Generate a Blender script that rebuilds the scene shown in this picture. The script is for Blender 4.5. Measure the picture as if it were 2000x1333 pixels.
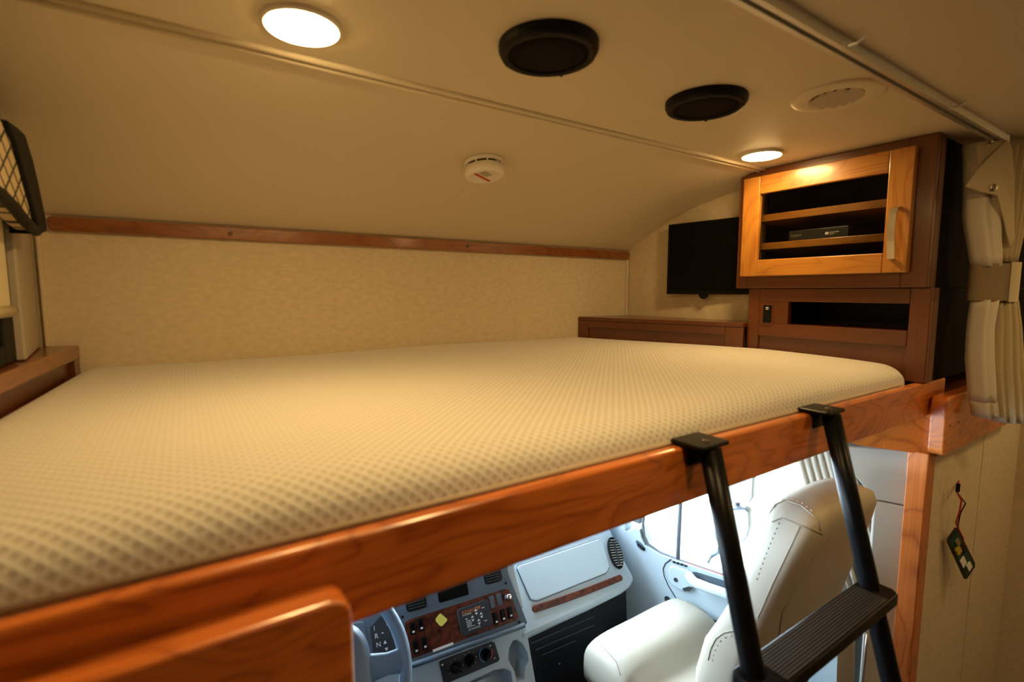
import bpy, bmesh, math, random
import numpy as np
from mathutils import Vector, Matrix
from mathutils.bvhtree import BVHTree
random.seed(7)
for o in list(bpy.data.objects): bpy.data.objects.remove(o)
SC = bpy.context.scene
COL = SC.collection
# ------------------------------------------------------------------ camera, world, exposure
F = 970.0; YAW = math.radians(33.4); PIT = math.atan(97/970.0); CAM = Vector((0, 0, 1.75))
cd = bpy.data.cameras.new('camera'); cam = bpy.data.objects.new('camera', cd); COL.objects.link(cam)
cd.sensor_width = 36; cd.lens = F/2000*36; cd.clip_start = 0.02; cd.clip_end = 200
cam.location = CAM; cam.rotation_euler = (math.pi/2-PIT, 0, -YAW)
cd.dof.use_dof = True; cd.dof.focus_distance = 1.75; cd.dof.aperture_fstop = 2.8
SC.camera = cam
W = bpy.data.worlds.new('sky'); SC.world = W; W.use_nodes = True
bg = W.node_tree.nodes['Background']; bg.inputs[0].default_value = (0.68, 0.86, 1.0, 1); bg.inputs[1].default_value = 26.0
SC.view_settings.view_transform = 'Standard'; SC.view_settings.look = 'None'
SC.view_settings.gamma = 1; SC.view_settings.use_curve_mapping = False
SC.view_settings.exposure = 0.0
SC.cycles.use_denoising = True
SC.cycles.max_bounces = 10; SC.cycles.diffuse_bounces = 6; SC.cycles.transparent_max_bounces = 12
SC.cycles.sample_clamp_indirect = 6.0
LAMP = 128.0            # radiance of the downlight lenses
LAMP_COL = (1.0, 0.655, 0.255, 1)

# ------------------------------------------------------------------ pixel helpers (photo is 2000 x 1333)
FW = Vector((math.sin(YAW)*math.cos(PIT), math.cos(YAW)*math.cos(PIT), -math.sin(PIT)))
RT = Vector((math.cos(YAW), -math.sin(YAW), 0)); UP = RT.cross(FW)
def ray(x, y): return FW + RT*((x-1000)/F) + UP*((666.5-y)/F)
def on(x, y, X=None, Y=None, Z=None):
    d = ray(x, y)
    for i, v in enumerate((X, Y, Z)):
        if v is not None: return CAM + d*((v-CAM[i])/d[i])
class Fr:
    """a plane with its own axes: o origin, u along, v up, n towards the room"""
    def __init__(s, o, u, v=(0, 0, 1)):
        s.o = Vector(o); s.u = Vector(u).normalized(); v = Vector(v); v = v - s.u*v.dot(s.u); s.v = v.normalized(); s.n = s.u.cross(s.v)
    def P(s, a, b, d=0): return s.o + s.u*a + s.v*b + s.n*d
    def px(s, x, y, d=0):
        r = ray(x, y); oo = s.o + s.n*d
        w = CAM + r*((oo-CAM).dot(s.n)/r.dot(s.n)); q = w - s.o
        return (q.dot(s.u), q.dot(s.v))
    def W(s, x, y, d=0): a, b = s.px(x, y, d); return s.P(a, b, d)

# ------------------------------------------------------------------ materials
def mat(name, col, rough=0.5, metal=0, coat=0, bump=None, var=None, spec=0.5, emit=None, trans=0, sheen=0):
    m = bpy.data.materials.new(name); m.use_nodes = True; nt = m.node_tree; b = nt.nodes['Principled BSDF']
    b.inputs['Base Color'].default_value = (*col, 1); b.inputs['Roughness'].default_value = rough; b.inputs['Metallic'].default_value = metal
    b.inputs['Coat Weight'].default_value = coat; b.inputs['Coat Roughness'].default_value = 0.12; b.inputs['Specular IOR Level'].default_value = spec
    b.inputs['Sheen Weight'].default_value = sheen
    if emit: b.inputs['Emission Color'].default_value = emit[0]; b.inputs['Emission Strength'].default_value = emit[1]
    tc = nt.nodes.new('ShaderNodeTexCoord')
    if var:   # (scale vec, amount, detail)
        mp = nt.nodes.new('ShaderNodeMapping'); mp.inputs['Scale'].default_value = var[0]; nt.links.new(tc.outputs['Object'], mp.inputs[0])
        n = nt.nodes.new('ShaderNodeTexNoise'); n.inputs['Scale'].default_value = 1; n.inputs['Detail'].default_value = var[2]; nt.links.new(mp.outputs[0], n.inputs[0])
        r = nt.nodes.new('ShaderNodeValToRGB'); a = var[1]
        r.color_ramp.elements[0].position = 0.3; r.color_ramp.elements[1].position = 0.7
        r.color_ramp.elements[0].color = (*[c*(1-a) for c in col], 1); r.color_ramp.elements[1].color = (*[min(1, c*(1+a)) for c in col], 1)
        nt.links.new(n.outputs[0], r.inputs[0]); nt.links.new(r.outputs[0], b.inputs['Base Color'])
    if bump:  # (scale, strength, distance)
        n2 = nt.nodes.new('ShaderNodeTexNoise'); n2.inputs['Scale'].default_value = bump[0]; n2.inputs['Detail'].default_value = 3; nt.links.new(tc.outputs['Object'], n2.inputs[0])
        bp = nt.nodes.new('ShaderNodeBump'); bp.inputs['Strength'].default_value = bump[1]; bp.inputs['Distance'].default_value = bump[2]
        nt.links.new(n2.outputs[0], bp.inputs['Height']); nt.links.new(bp.outputs[0], b.inputs['Normal'])
    return m
def wood(name, axis, light=(0.82, 0.24, 0.038), dark=(0.28, 0.055, 0.008), rough=0.34, coat=0.55, fig=1.0):
    m = bpy.data.materials.new(name); m.use_nodes = True; nt = m.node_tree; b = nt.nodes['Principled BSDF']; L = nt.links
    b.inputs['Roughness'].default_value = rough; b.inputs['Coat Weight'].default_value = coat; b.inputs['Coat Roughness'].default_value = 0.15
    tc = nt.nodes.new('ShaderNodeTexCoord')
    def noise(al, ac, det, dist=0):
        mp = nt.nodes.new('ShaderNodeMapping'); sc = [ac]*3; sc[axis] = al; mp.inputs['Scale'].default_value = sc
        n = nt.nodes.new('ShaderNodeTexNoise'); n.inputs['Scale'].default_value = 1; n.inputs['Detail'].default_value = det; n.inputs['Distortion'].default_value = dist
        L.new(tc.outputs['Object'], mp.inputs[0]); L.new(mp.outputs[0], n.inputs[0]); return n.outputs[0]
    def mth(op, a, bb=None, c=None):
        n = nt.nodes.new('ShaderNodeMath'); n.operation = op
        for i, q in enumerate((a, bb, c)):
            if q is None: continue
            if isinstance(q, (int, float)): n.inputs[i].default_value = q
            else: L.new(q, n.inputs[i])
        return n.outputs[0]
    big = noise(3.2, 9.0, 1.5, 0.8)                # cathedral figure
    bands = mth('PINGPONG', mth('MULTIPLY', big, 9.0), 0.5)
    line = mth('POWER', mth('MULTIPLY', bands, 2.0), 3.5)
    fine = noise(6, 260, 3)
    blotch = noise(2.0, 6.0, 2)
    v = mth('ADD', mth('MULTIPLY', line, 0.24*fig), mth('ADD', mth('MULTIPLY', fine, 0.45), mth('MULTIPLY', blotch, 0.66)))
    r = nt.nodes.new('ShaderNodeValToRGB'); r.color_ramp.elements[0].position = 0.32; r.color_ramp.elements[1].position = 0.92
    r.color_ramp.elements[0].color = (*light, 1); r.color_ramp.elements[1].color = (*dark, 1)
    L.new(v, r.inputs[0]); L.new(r.outputs[0], b.inputs['Base Color'])
    return m
def fabric():
    m = bpy.data.materials.new('mattress_knit'); m.use_nodes = True; nt = m.node_tree; b = nt.nodes['Principled BSDF']; L = nt.links
    b.inputs['Roughness'].default_value = 0.85; b.inputs['Sheen Weight'].default_value = 0.25
    uv = nt.nodes.new('ShaderNodeUVMap'); uv.uv_map = 'UVMap'; sp = nt.nodes.new('ShaderNodeSeparateXYZ'); L.new(uv.outputs[0], sp.inputs[0])
    def mth(op, a, bb=None):
        n = nt.nodes.new('ShaderNodeMath'); n.operation = op
        for i, q in enumerate((a, bb)):
            if q is None: continue
            if isinstance(q, (int, float)): n.inputs[i].default_value = q
            else: L.new(q, n.inputs[i])
        return n.outputs[0]
    k = math.pi/0.0106
    s1 = mth('SINE', mth('MULTIPLY', mth('ADD', sp.outputs[0], sp.outputs[1]), k/1.414)); s2 = mth('SINE', mth('MULTIPLY', mth('SUBTRACT', sp.outputs[0], sp.outputs[1]), k/1.414))
    p = mth('ABSOLUTE', mth('MULTIPLY', s1, s2))
    r = nt.nodes.new('ShaderNodeValToRGB'); e = r.color_ramp.elements
    e[0].position = 0.12; e[0].color = (0.75, 0.74, 0.72, 1); e[1].position = 0.95; e[1].color = (0.585, 0.535, 0.47, 1)
    L.new(p, r.inputs[0]); L.new(r.outputs[0], b.inputs['Base Color'])
    tc = nt.nodes.new('ShaderNodeTexCoord'); n = nt.nodes.new('ShaderNodeTexNoise'); n.inputs['Scale'].default_value = 7; n.inputs['Detail'].default_value = 3; L.new(tc.outputs['Object'], n.inputs[0])
    h = mth('ADD', mth('MULTIPLY', p, -0.0012), mth('MULTIPLY', n.outputs[0], 0.006))
    bp = nt.nodes.new('ShaderNodeBump'); bp.inputs['Strength'].default_value = 0.7; bp.inputs['Distance'].default_value = 1.0
    L.new(h, bp.inputs['Height']); L.new(bp.outputs[0], b.inputs['Normal'])
    return m
def glass(name, tint=(1, 1, 1), gloss=0.06):
    m = bpy.data.materials.new(name); m.use_nodes = True; nt = m.node_tree; nt.nodes.remove(nt.nodes['Principled BSDF'])
    t = nt.nodes.new('ShaderNodeBsdfTransparent'); t.inputs[0].default_value = (*tint, 1); g = nt.nodes.new('ShaderNodeBsdfGlossy'); g.inputs['Roughness'].default_value = 0.03
    fr = nt.nodes.new('ShaderNodeFresnel'); fr.inputs[0].default_value = 1.2; x = nt.nodes.new('ShaderNodeMixShader')
    nt.links.new(fr.outputs[0], x.inputs[0]); nt.links.new(t.outputs[0], x.inputs[1]); nt.links.new(g.outputs[0], x.inputs[2])
    nt.links.new(x.outputs[0], nt.nodes['Material Output'].inputs[0]); return m
def emis(name, col, s):
    m = bpy.data.materials.new(name); m.use_nodes = True; nt = m.node_tree; nt.nodes.remove(nt.nodes['Principled BSDF'])
    e = nt.nodes.new('ShaderNodeEmission'); e.inputs[0].default_value = col; e.inputs[1].default_value = s
    nt.links.new(e.outputs[0], nt.nodes['Material Output'].inputs[0]); return m
M = dict(
    ceiling=mat('ceiling_vinyl', (0.66, 0.58, 0.44), 0.55, bump=(160, 0.12, 0.002)),
    paper=mat('linen_wallpaper', (0.66, 0.56, 0.40), 0.75, var=((45, 45, 80), 0.075, 6), bump=(300, 0.2, 0.001)),
    vent=mat('vent_plastic', (0.70, 0.62, 0.49), 0.45), vinyl=mat('grey_vinyl', (0.38, 0.33, 0.26), 0.6, bump=(200, 0.1, 0.001)),
    cream_panel=mat('cream_vinyl_panel', (0.66, 0.62, 0.54), 0.6, bump=(220, 0.08, 0.001)),
    mx=wood('mid_cherry_x', 0, (0.34, 0.115, 0.026), (0.15, 0.042, 0.009)), my=wood('mid_cherry_y', 1, (0.34, 0.115, 0.026), (0.15, 0.042, 0.009)), wx=wood('cherry_x', 0), wy=wood('cherry_y', 1), wz=wood('cherry_z', 2),
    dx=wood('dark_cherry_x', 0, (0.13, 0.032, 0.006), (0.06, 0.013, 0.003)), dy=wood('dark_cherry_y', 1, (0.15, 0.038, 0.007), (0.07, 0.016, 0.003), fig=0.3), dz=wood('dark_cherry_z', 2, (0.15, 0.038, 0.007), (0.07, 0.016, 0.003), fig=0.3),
    wyl=wood('maple_cherry_y', 1, (0.50, 0.22, 0.035), (0.27, 0.085, 0.012), coat=0.35), wzl=wood('maple_cherry_z', 2, (0.50, 0.22, 0.035), (0.27, 0.085, 0.012), coat=0.35),
    knit=fabric(), piping=mat('piping', (0.62, 0.54, 0.42), 0.8),
    black=mat('black_plastic', (0.006, 0.006, 0.006), 0.5, spec=0.16), blackm=mat('black_powder_coat', (0.005, 0.005, 0.006), 0.32, spec=0.13), rubber=mat('ribbed_rubber', (0.05, 0.05, 0.05), 0.38),
    gloss=mat('tv_gloss_black', (0.003, 0.003, 0.003), 0.3, spec=0.12), void=mat('lining_and_shade_black', (0.009, 0.006, 0.004), 0.85, spec=0.05),  # the lining black also paints shade onto the cabinets' rear ends
    white=mat('white_plastic', (0.78, 0.74, 0.66), 0.4), red=mat('red_print', (0.50, 0.06, 0.02), 0.6), darkslot=mat('dark_slot', (0.03, 0.02, 0.015), 0.8),
    alu=mat('aluminium', (0.72, 0.72, 0.70), 0.45, metal=1), nickel=mat('brushed_nickel', (0.62, 0.56, 0.46), 0.28, metal=1), chrome=mat('chrome', (0.7, 0.7, 0.72), 0.15, metal=1),
    lens=emis('lamp_lens', LAMP_COL, LAMP),
    curtain=mat('curtain_tan', (0.62, 0.52, 0.33), 0.85, sheen=0.2, bump=(400, 0.15, 0.001)), lining=mat('curtain_lining', (0.76, 0.70, 0.58), 0.85), band=mat('tie_band_brown', (0.30, 0.22, 0.13), 0.85),
    cabgrey=mat('cab_grey_plastic', (0.50, 0.61, 0.69), 0.5, bump=(500, 0.12, 0.0006)), cabmid=mat('cab_mid_grey', (0.085, 0.11, 0.14), 0.5, spec=0.25), cabdark=mat('cab_dark_grey', (0.028, 0.033, 0.04), 0.5, spec=0.25),
    firewall=mat('firewall_black', (0.018, 0.020, 0.024), 0.45), gasket=mat('window_gasket', (0.14, 0.17, 0.20), 0.5),
    burl=mat('burl_wood', (0.085, 0.018, 0.008), 0.4, coat=0.0, spec=0.2, var=((60, 60, 60), 0.75, 5)),
    leather=mat('cream_leather', (0.54, 0.50, 0.41), 0.42, bump=(260, 0.12, 0.0012)), stitch=mat('stitching', (0.36, 0.33, 0.27), 0.7),
    carpet=mat('floor_dark', (0.05, 0.048, 0.045), 0.9), floor=mat('floor_vinyl_plank', (0.11, 0.08, 0.055), 0.5, var=((3, 30, 3), 0.25, 3)),
    glass=glass('window_glass'), darkglass=glass('tinted_glass', (0.25, 0.25, 0.25)), cabglass=glass('cabinet_glass', (0.75, 0.75, 0.75)),
    concrete=mat('concrete', (0.62, 0.62, 0.60), 0.9, var=((2, 2, 2), 0.06, 4)), mirror=mat('mirror_glass', (0.85, 0.9, 0.92), 0.05, metal=1),
    yellow=mat('yellow_tag', (0.80, 0.72, 0.12), 0.6), paperw=mat('white_label', (0.85, 0.85, 0.83), 0.6), orange=mat('orange_print', (0.75, 0.20, 0.03), 0.5), bluep=mat('blue_print', (0.08, 0.30, 0.62), 0.5), redp=mat('red_arc_print', (0.62, 0.10, 0.06), 0.5),
    pcb=mat('green_circuit_board', (0.004, 0.055, 0.035), 0.4), pcbedge=mat('board_edge', (0.012, 0.018, 0.02), 0.4), gold=mat('yellow_chip', (0.55, 0.40, 0.04), 0.5), tan=mat('tan_chip', (0.30, 0.24, 0.13), 0.5),
    wirered=mat('red_wire', (0.45, 0.02, 0.015), 0.5), grip=mat('wheel_blue_grey', (0.12, 0.175, 0.25), 0.42, bump=(600, 0.15, 0.0006)), hub=mat('wheel_hub', (0.075, 0.10, 0.14), 0.38, bump=(500, 0.2, 0.0006)),
    cablelt=mat('textile_valance', (0.52, 0.42, 0.26), 0.85), shade=mat('roller_shade', (0.62, 0.54, 0.36), 0.8), winframe=mat('black_window_frame', (0.010, 0.009, 0.009), 0.6, spec=0.2),
)
# ------------------------------------------------------------------ mesh builder
class MB:
    def __init__(s): s.v = []; s.f = []
    def add(s, vs, fs):
        n = len(s.v); s.v += [tuple(p) for p in vs]; s.f += [tuple(i+n for i in f) for f in fs]; return s
    def box(s, x0, x1, y0, y1, z0, z1):
        return s.add([(x, y, z) for z in (z0, z1) for y in (y0, y1) for x in (x0, x1)],
                     [(0, 2, 3, 1), (4, 5, 7, 6), (0, 1, 5, 4), (2, 6, 7, 3), (0, 4, 6, 2), (1, 3, 7, 5)])
    def fbox(s, fr, a0, a1, b0, b1, d0, d1):
        return s.add([fr.P(a, b, d) for d in (d0, d1) for b in (b0, b1) for a in (a0, a1)],
                     [(0, 2, 3, 1), (4, 5, 7, 6), (0, 1, 5, 4), (2, 6, 7, 3), (0, 4, 6, 2), (1, 3, 7, 5)])
    def prism(s, pts0, pts1):
        n = len(pts0); return s.add(list(pts0)+list(pts1), [tuple(range(n))[::-1], tuple(range(n, 2*n))] + [(i, (i+1) % n, n+(i+1) % n, n+i) for i in range(n)])
    def fpoly(s, fr, ab, d0, d1): return s.prism([fr.P(a, b, d0) for a, b in ab], [fr.P(a, b, d1) for a, b in ab])
    def ppoly(s, fr, pix, d0, d1, dref=None):
        r = d1 if dref is None else dref
        return s.fpoly(fr, [fr.px(x, y, r) for x, y in pix], d0, d1)
    def tube(s, pts, r, n=8, close=False, cap=True):
        pts = [Vector(p) for p in pts]; rs = r if isinstance(r, (list, tuple)) else [r]*len(pts); rings = []
        up = None
        for i, p in enumerate(pts):
            a = pts[(i-1) % len(pts)] if (i > 0 or close) else p; b = pts[(i+1) % len(pts)] if (i < len(pts)-1 or close) else p
            t = (b-a).normalized()
            if up is None: up = t.orthogonal().normalized()
            up = (up - t*up.dot(t)).normalized(); w = t.cross(up)
            rings.append([p + (up*math.cos(q)+w*math.sin(q))*rs[i] for q in [2*math.pi*k/n for k in range(n)]])
        vs = [q for rg in rings for q in rg]; m = len(rings); fs = []
        for i in range(m if close else m-1):
            for k in range(n): fs.append((i*n+k, i*n+(k+1) % n, ((i+1) % m)*n+(k+1) % n, ((i+1) % m)*n+k))
        if cap and not close: fs += [tuple(range(n))[::-1], tuple(range((m-1)*n, m*n))]
        return s.add(vs, fs)
    def lathe(s, o, prof, n=40, axis=(0, 0, 1), cap=True):
        o = Vector(o); ax = Vector(axis).normalized(); e1 = ax.orthogonal().normalized(); e2 = ax.cross(e1); vs = []; fs = []
        for r, h in prof:
            for k in range(n): a = 2*math.pi*k/n; vs.append(o + ax*h + (e1*math.cos(a)+e2*math.sin(a))*r)
        for i in range(len(prof)-1):
            for k in range(n): fs.append((i*n+k, i*n+(k+1) % n, (i+1)*n+(k+1) % n, (i+1)*n+k))
        if cap: fs += [tuple(range(n))[::-1], tuple(range((len(prof)-1)*n, len(prof)*n))]
        return s.add(vs, fs)
    def loft(s, rings, close=True, cap=True):
        n = len(rings[0]); vs = [p for r in rings for p in r]; fs = []
        for i in range(len(rings)-1):
            for k in range(n if close else n-1): fs.append((i*n+k, i*n+(k+1) % n, (i+1)*n+(k+1) % n, (i+1)*n+k))
        if cap and close: fs += [tuple(range(n))[::-1], tuple(range((len(rings)-1)*n, len(rings)*n))]
        return s.add(vs, fs)
    def build(s, name, m, parent=None, bevel=0, smooth=False, sub=0, seg=2, kind=None, label=None, solid=0):
        me = bpy.data.meshes.new(name); me.from_pydata([tuple(p) for p in s.v], [], s.f); me.validate()
        bm = bmesh.new(); bm.from_mesh(me); bmesh.ops.recalc_face_normals(bm, faces=bm.faces); bm.to_mesh(me); bm.free()
        o = bpy.data.objects.new(name, me); COL.objects.link(o); me.materials.append(M[m] if isinstance(m, str) else m)
        if smooth:
            for p in me.polygons: p.use_smooth = True
        if solid: q = o.modifiers.new('solid', 'SOLIDIFY'); q.thickness = solid; q.offset = 0
        if sub: q = o.modifiers.new('sub', 'SUBSURF'); q.levels = sub; q.render_levels = sub
        if bevel: q = o.modifiers.new('bevel', 'BEVEL'); q.width = bevel; q.segments = seg; q.limit_method = 'ANGLE'; q.angle_limit = math.radians(40)
        if parent is not None: put(o, parent)
        if kind: o['kind'] = kind
        if label: o['label'] = label
        return o
def put(o, parent):
    o.parent = parent; o.matrix_parent_inverse = wm(parent).inverted()
def wm(o):
    if o.parent is None: return Matrix.Translation(o.location) if o.type == 'EMPTY' else Matrix.Identity(4)
    return Matrix.Identity(4)
def thing(name, label, cat, loc, group=None):
    e = bpy.data.objects.new(name, None); COL.objects.link(e); e.location = loc; e.empty_display_size = 0.05
    e['label'] = label; e['category'] = cat
    if group: e['group'] = group
    return e
def tag(o, label, cat, group=None):
    o['label'] = label; o['category'] = cat
    if group: o['group'] = group
    return o
def struct(o, label=None):
    o['kind'] = 'structure'
    if label: o['label'] = label
    return o
def text(body, fr, a, b, d, h, m, parent, name, slant=0, sx=1.0):
    c = bpy.data.curves.new('txt', 'FONT'); c.body = body; c.size = h/0.7; c.extrude = 0.0002/ (h/0.7) * 0 + 0.0001; c.space_character = 1.05; c.shear = slant
    t = bpy.data.objects.new('txt', c); COL.objects.link(t); bpy.context.view_layer.update()
    me = bpy.data.meshes.new_from_object(t.evaluated_get(bpy.context.evaluated_depsgraph_get())); bpy.data.objects.remove(t)
    for v in me.vertices: v.co = fr.P(a+v.co.x*sx, b+v.co.y, d+v.co.z)
    me.materials.clear(); me.materials.append(M[m]); o = bpy.data.objects.new(name, me); COL.objects.link(o); put(o, parent); return o
def ring_pts(c, e1, e2, r1, r2, n=24, p=2.0, a0=0):
    out = []
    for k in range(n):
        a = a0+2*math.pi*k/n; x, y = math.cos(a), math.sin(a)
        out.append(Vector(c) + Vector(e1)*(math.copysign(abs(x)**(2/p), x)*r1) + Vector(e2)*(math.copysign(abs(y)**(2/p), y)*r2))
    return out
def rrect(a0, a1, b0, b1, r, n=4):
    out = []
    for ca, cb, q in ((a1-r, b1-r, 0), (a0+r, b1-r, 1), (a0+r, b0+r, 2), (a1-r, b0+r, 3)):
        for k in range(n+1): t = (q + k/n)*math.pi/2; out.append((ca+r*math.cos(t), cb+r*math.sin(t)))
    return out
def frame_mb(fr, A, B, d0, d1, mb=None):
    """rectangular frame between outer A=(a0,a1,b0,b1) and inner B as four bars (stiles full height)"""
    a0, a1, b0, b1 = A; c0, c1, e0, e1 = B
    return [(a0, c0, b0, b1, 'stile'), (c1, a1, b0, b1, 'stile'), (c0, c1, b0, e0, 'rail'), (c0, c1, e1, b1, 'rail')]
ZC = 2.137
# ================================================================== STRUCTURE
# ---- ceiling: flat rear part, then a bent panel that falls towards the front wall
prof = [(-2.6, ZC), (0.0, ZC), (0.925, ZC)]
prof2 = [(0.925, ZC-0.002), (1.0, 2.122), (1.08, 2.108), (1.16, 2.094), (1.235, 2.078), (1.30, 2.058), (1.38, 2.028), (1.48, 1.98), (1.57, 1.932), (1.60, 1.915)]
def sheet(name, prof, x0, x1, m, th=0.02, smooth=True):
    mb = MB()
    lo = [[(x, y, z) for y, z in prof] + [(x, y, z+th) for y, z in reversed(prof)] for x in (x0, x1)]
    mb.loft(lo); o = mb.build(name, m, smooth=False); return struct(o)
sheet('ceiling', prof, -0.45, 2.6, 'ceiling')
o = sheet('ceiling_slope', prof2, -0.45, 2.6, 'ceiling')
for p in o.data.polygons: p.use_smooth = True
md = o.modifiers.new('es', 'EDGE_SPLIT'); md.split_angle = math.radians(40)
mb = MB()
for y, z, r in ((0.912, ZC-0.001, 0.0065), (0.928, ZC-0.003, 0.0065)): mb.tube([(-0.6, y, z), (2.59, y, z)], r, 10)
struct(mb.build('trim_1', 'ceiling', smooth=True), 'double beaded vinyl seam across the ceiling')
# ---- front wall (linen paper) and its corner beads
struct(MB().box(-0.45, 2.6, 1.58, 1.62, 1.40, 1.96).build('wall_front', 'paper'), 'beige linen-look wall at the head of the bunk')
fl = Fr((-0.285, 1.58, 0), (0.035, -0.315, 0))             # boxed strip at the left corner
WLn = fl
struct(MB().fpoly(fl, [(0, 1.622), (0.317, 1.622), (0.317, 2.12), (0, 2.12)], 0.0, 0.03).build('wall_left', 'vinyl', bevel=0.004), 'plain vinyl strip beside the dark window')
struct(MB().box(-0.276, -0.268, 1.566, 1.58, 1.62, 1.89).build('trim_2', 'paper', bevel=0.002))
struct(MB().box(1.644, 1.652, 1.568, 1.58, 1.63, 1.89).build('trim_3', 'cream_panel', bevel=0.002))
# right wall behind the TV
fr_tvw = Fr((1.655, 1.58, 0), (0.0275, -0.55, 0))
struct(MB().fbox(fr_tvw, -0.01, 0.60, 1.45, 2.14, -0.03, 0).build('wall_right', 'paper'), 'beige wall behind the television')
# house shell (behind and around the camera)
struct(MB().box(-0.45, 2.60, -2.6, 0.47, -0.03, 0).build('floor', 'floor'))
struct(MB().box(2.60, 2.66, -2.66, 1.66, -0.03, 2.2).build('wall_house_right', 'paper'))
struct(MB().box(-0.51, 2.6, 1.62, 1.66, 1.40, 2.2).build('wall_outer_front', 'vinyl'))
struct(MB().box(-0.51, 2.66, -2.66, 1.66, 2.16, 2.2).build('roof', 'vinyl'))
struct(MB().box(1.70, 2.6, 0.52, 1.62, 1.38, 1.444).build('floor_bunk_side', 'vinyl'))
struct(MB().box(-0.45, 2.60, -2.66, -2.6, -0.03, 2.16).build('wall_rear', 'dz'))
wl = MB(); wl.box(-0.51, -0.45, -2.66, 0.64, -0.03, 2.16)
struct(wl.build('wall_house_left', 'dz'))
struct(MB().box(-0.51, -0.44, 0.46, 1.60, 1.40, 1.56).build('wall_bunk_left', 'vinyl'))
struct(MB().box(-0.51, -0.45, 0.64, 1.60, 1.40, ZC).build('wall_bunk_outer', 'vinyl'))
# partition with the cab opening
struct(MB().box(1.66, 2.6, 0.472, 0.52, 0, 1.445).build('wall_partition_right', 'paper'), 'beige wall strip below the tied-back curtain')
struct(MB().box(-0.46, 0.085, 0.472, 0.52, 0, 1.445).build('wall_partition_left', 'paper'))
for x0, x1 in ((2.155, 2.165),):
    struct(MB().box(x0, x1, 0.4705, 0.472, 0, 1.33).build('trim_4', 'paper', bevel=0.001), 'panel joint strip on the partition wall')
struct(MB().box(1.63, 1.685, 0.461, 0.507, 0, 1.319).build('trim_5', 'wz', bevel=0.003), 'cherry wood jamb of the cab opening')
struct(MB().box(0.06, 0.11, 0.461, 0.507, 0, 1.319).build('trim_6', 'wz', bevel=0.003))
# bunk underside
struct(MB().box(-0.45, 2.6, 0.493, 1.58, 1.445, 1.468).build('bunk_floor', 'dx'))
# cab shell
pn = Fr((1.56, 0.65, 0), (0.514, -0.857, 0))
up_px = [(1596, 880), (1640, 872), (1830, 885), (1830, 896), (1786, 992), (1708, 976), (1672, 932), (1628, 887)]
wp = MB().fpoly(pn, [pn.px(x, y) for x, y in up_px[:3]] + [pn.px(1812, 896), pn.px(1790, 992)] + [pn.px(x, y) for x, y in up_px[5:]], -0.02, 0).build('wall_cab_right', 'cream_panel', bevel=0.003)
struct(wp, 'cream vinyl panels beside the cab opening')
a0, b0_ = pn.px(1708, 978); a1, b1_ = pn.px(1788, 993)
put(MB().fpoly(pn, [(a0, 0.0), (a1+0.02, 0.0), (a1+0.004, b1_-0.002), (a0, b0_-0.002)], -0.02, 0).build('panel', 'cream_panel', bevel=0.003), wp)
pl = Fr((0.18, 0.65, 0), (0.514, 0.857, 0))
struct(MB().fbox(pl, -0.20, -0.035, 0, 1.40, -0.02, 0).build('wall_cab_left', 'cream_panel', bevel=0.003), 'cream vinyl panel beside the steering wheel')
struct(MB().box(0.0, 1.80, 0.47, 2.1, -0.03, 0.10).build('floor_cab', 'carpet'), 'dark cab floor')
# outside ground
struct(MB().box(-40, 40, -40, 40, -1.05, -1.0).build('ground', 'concrete'))
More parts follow.
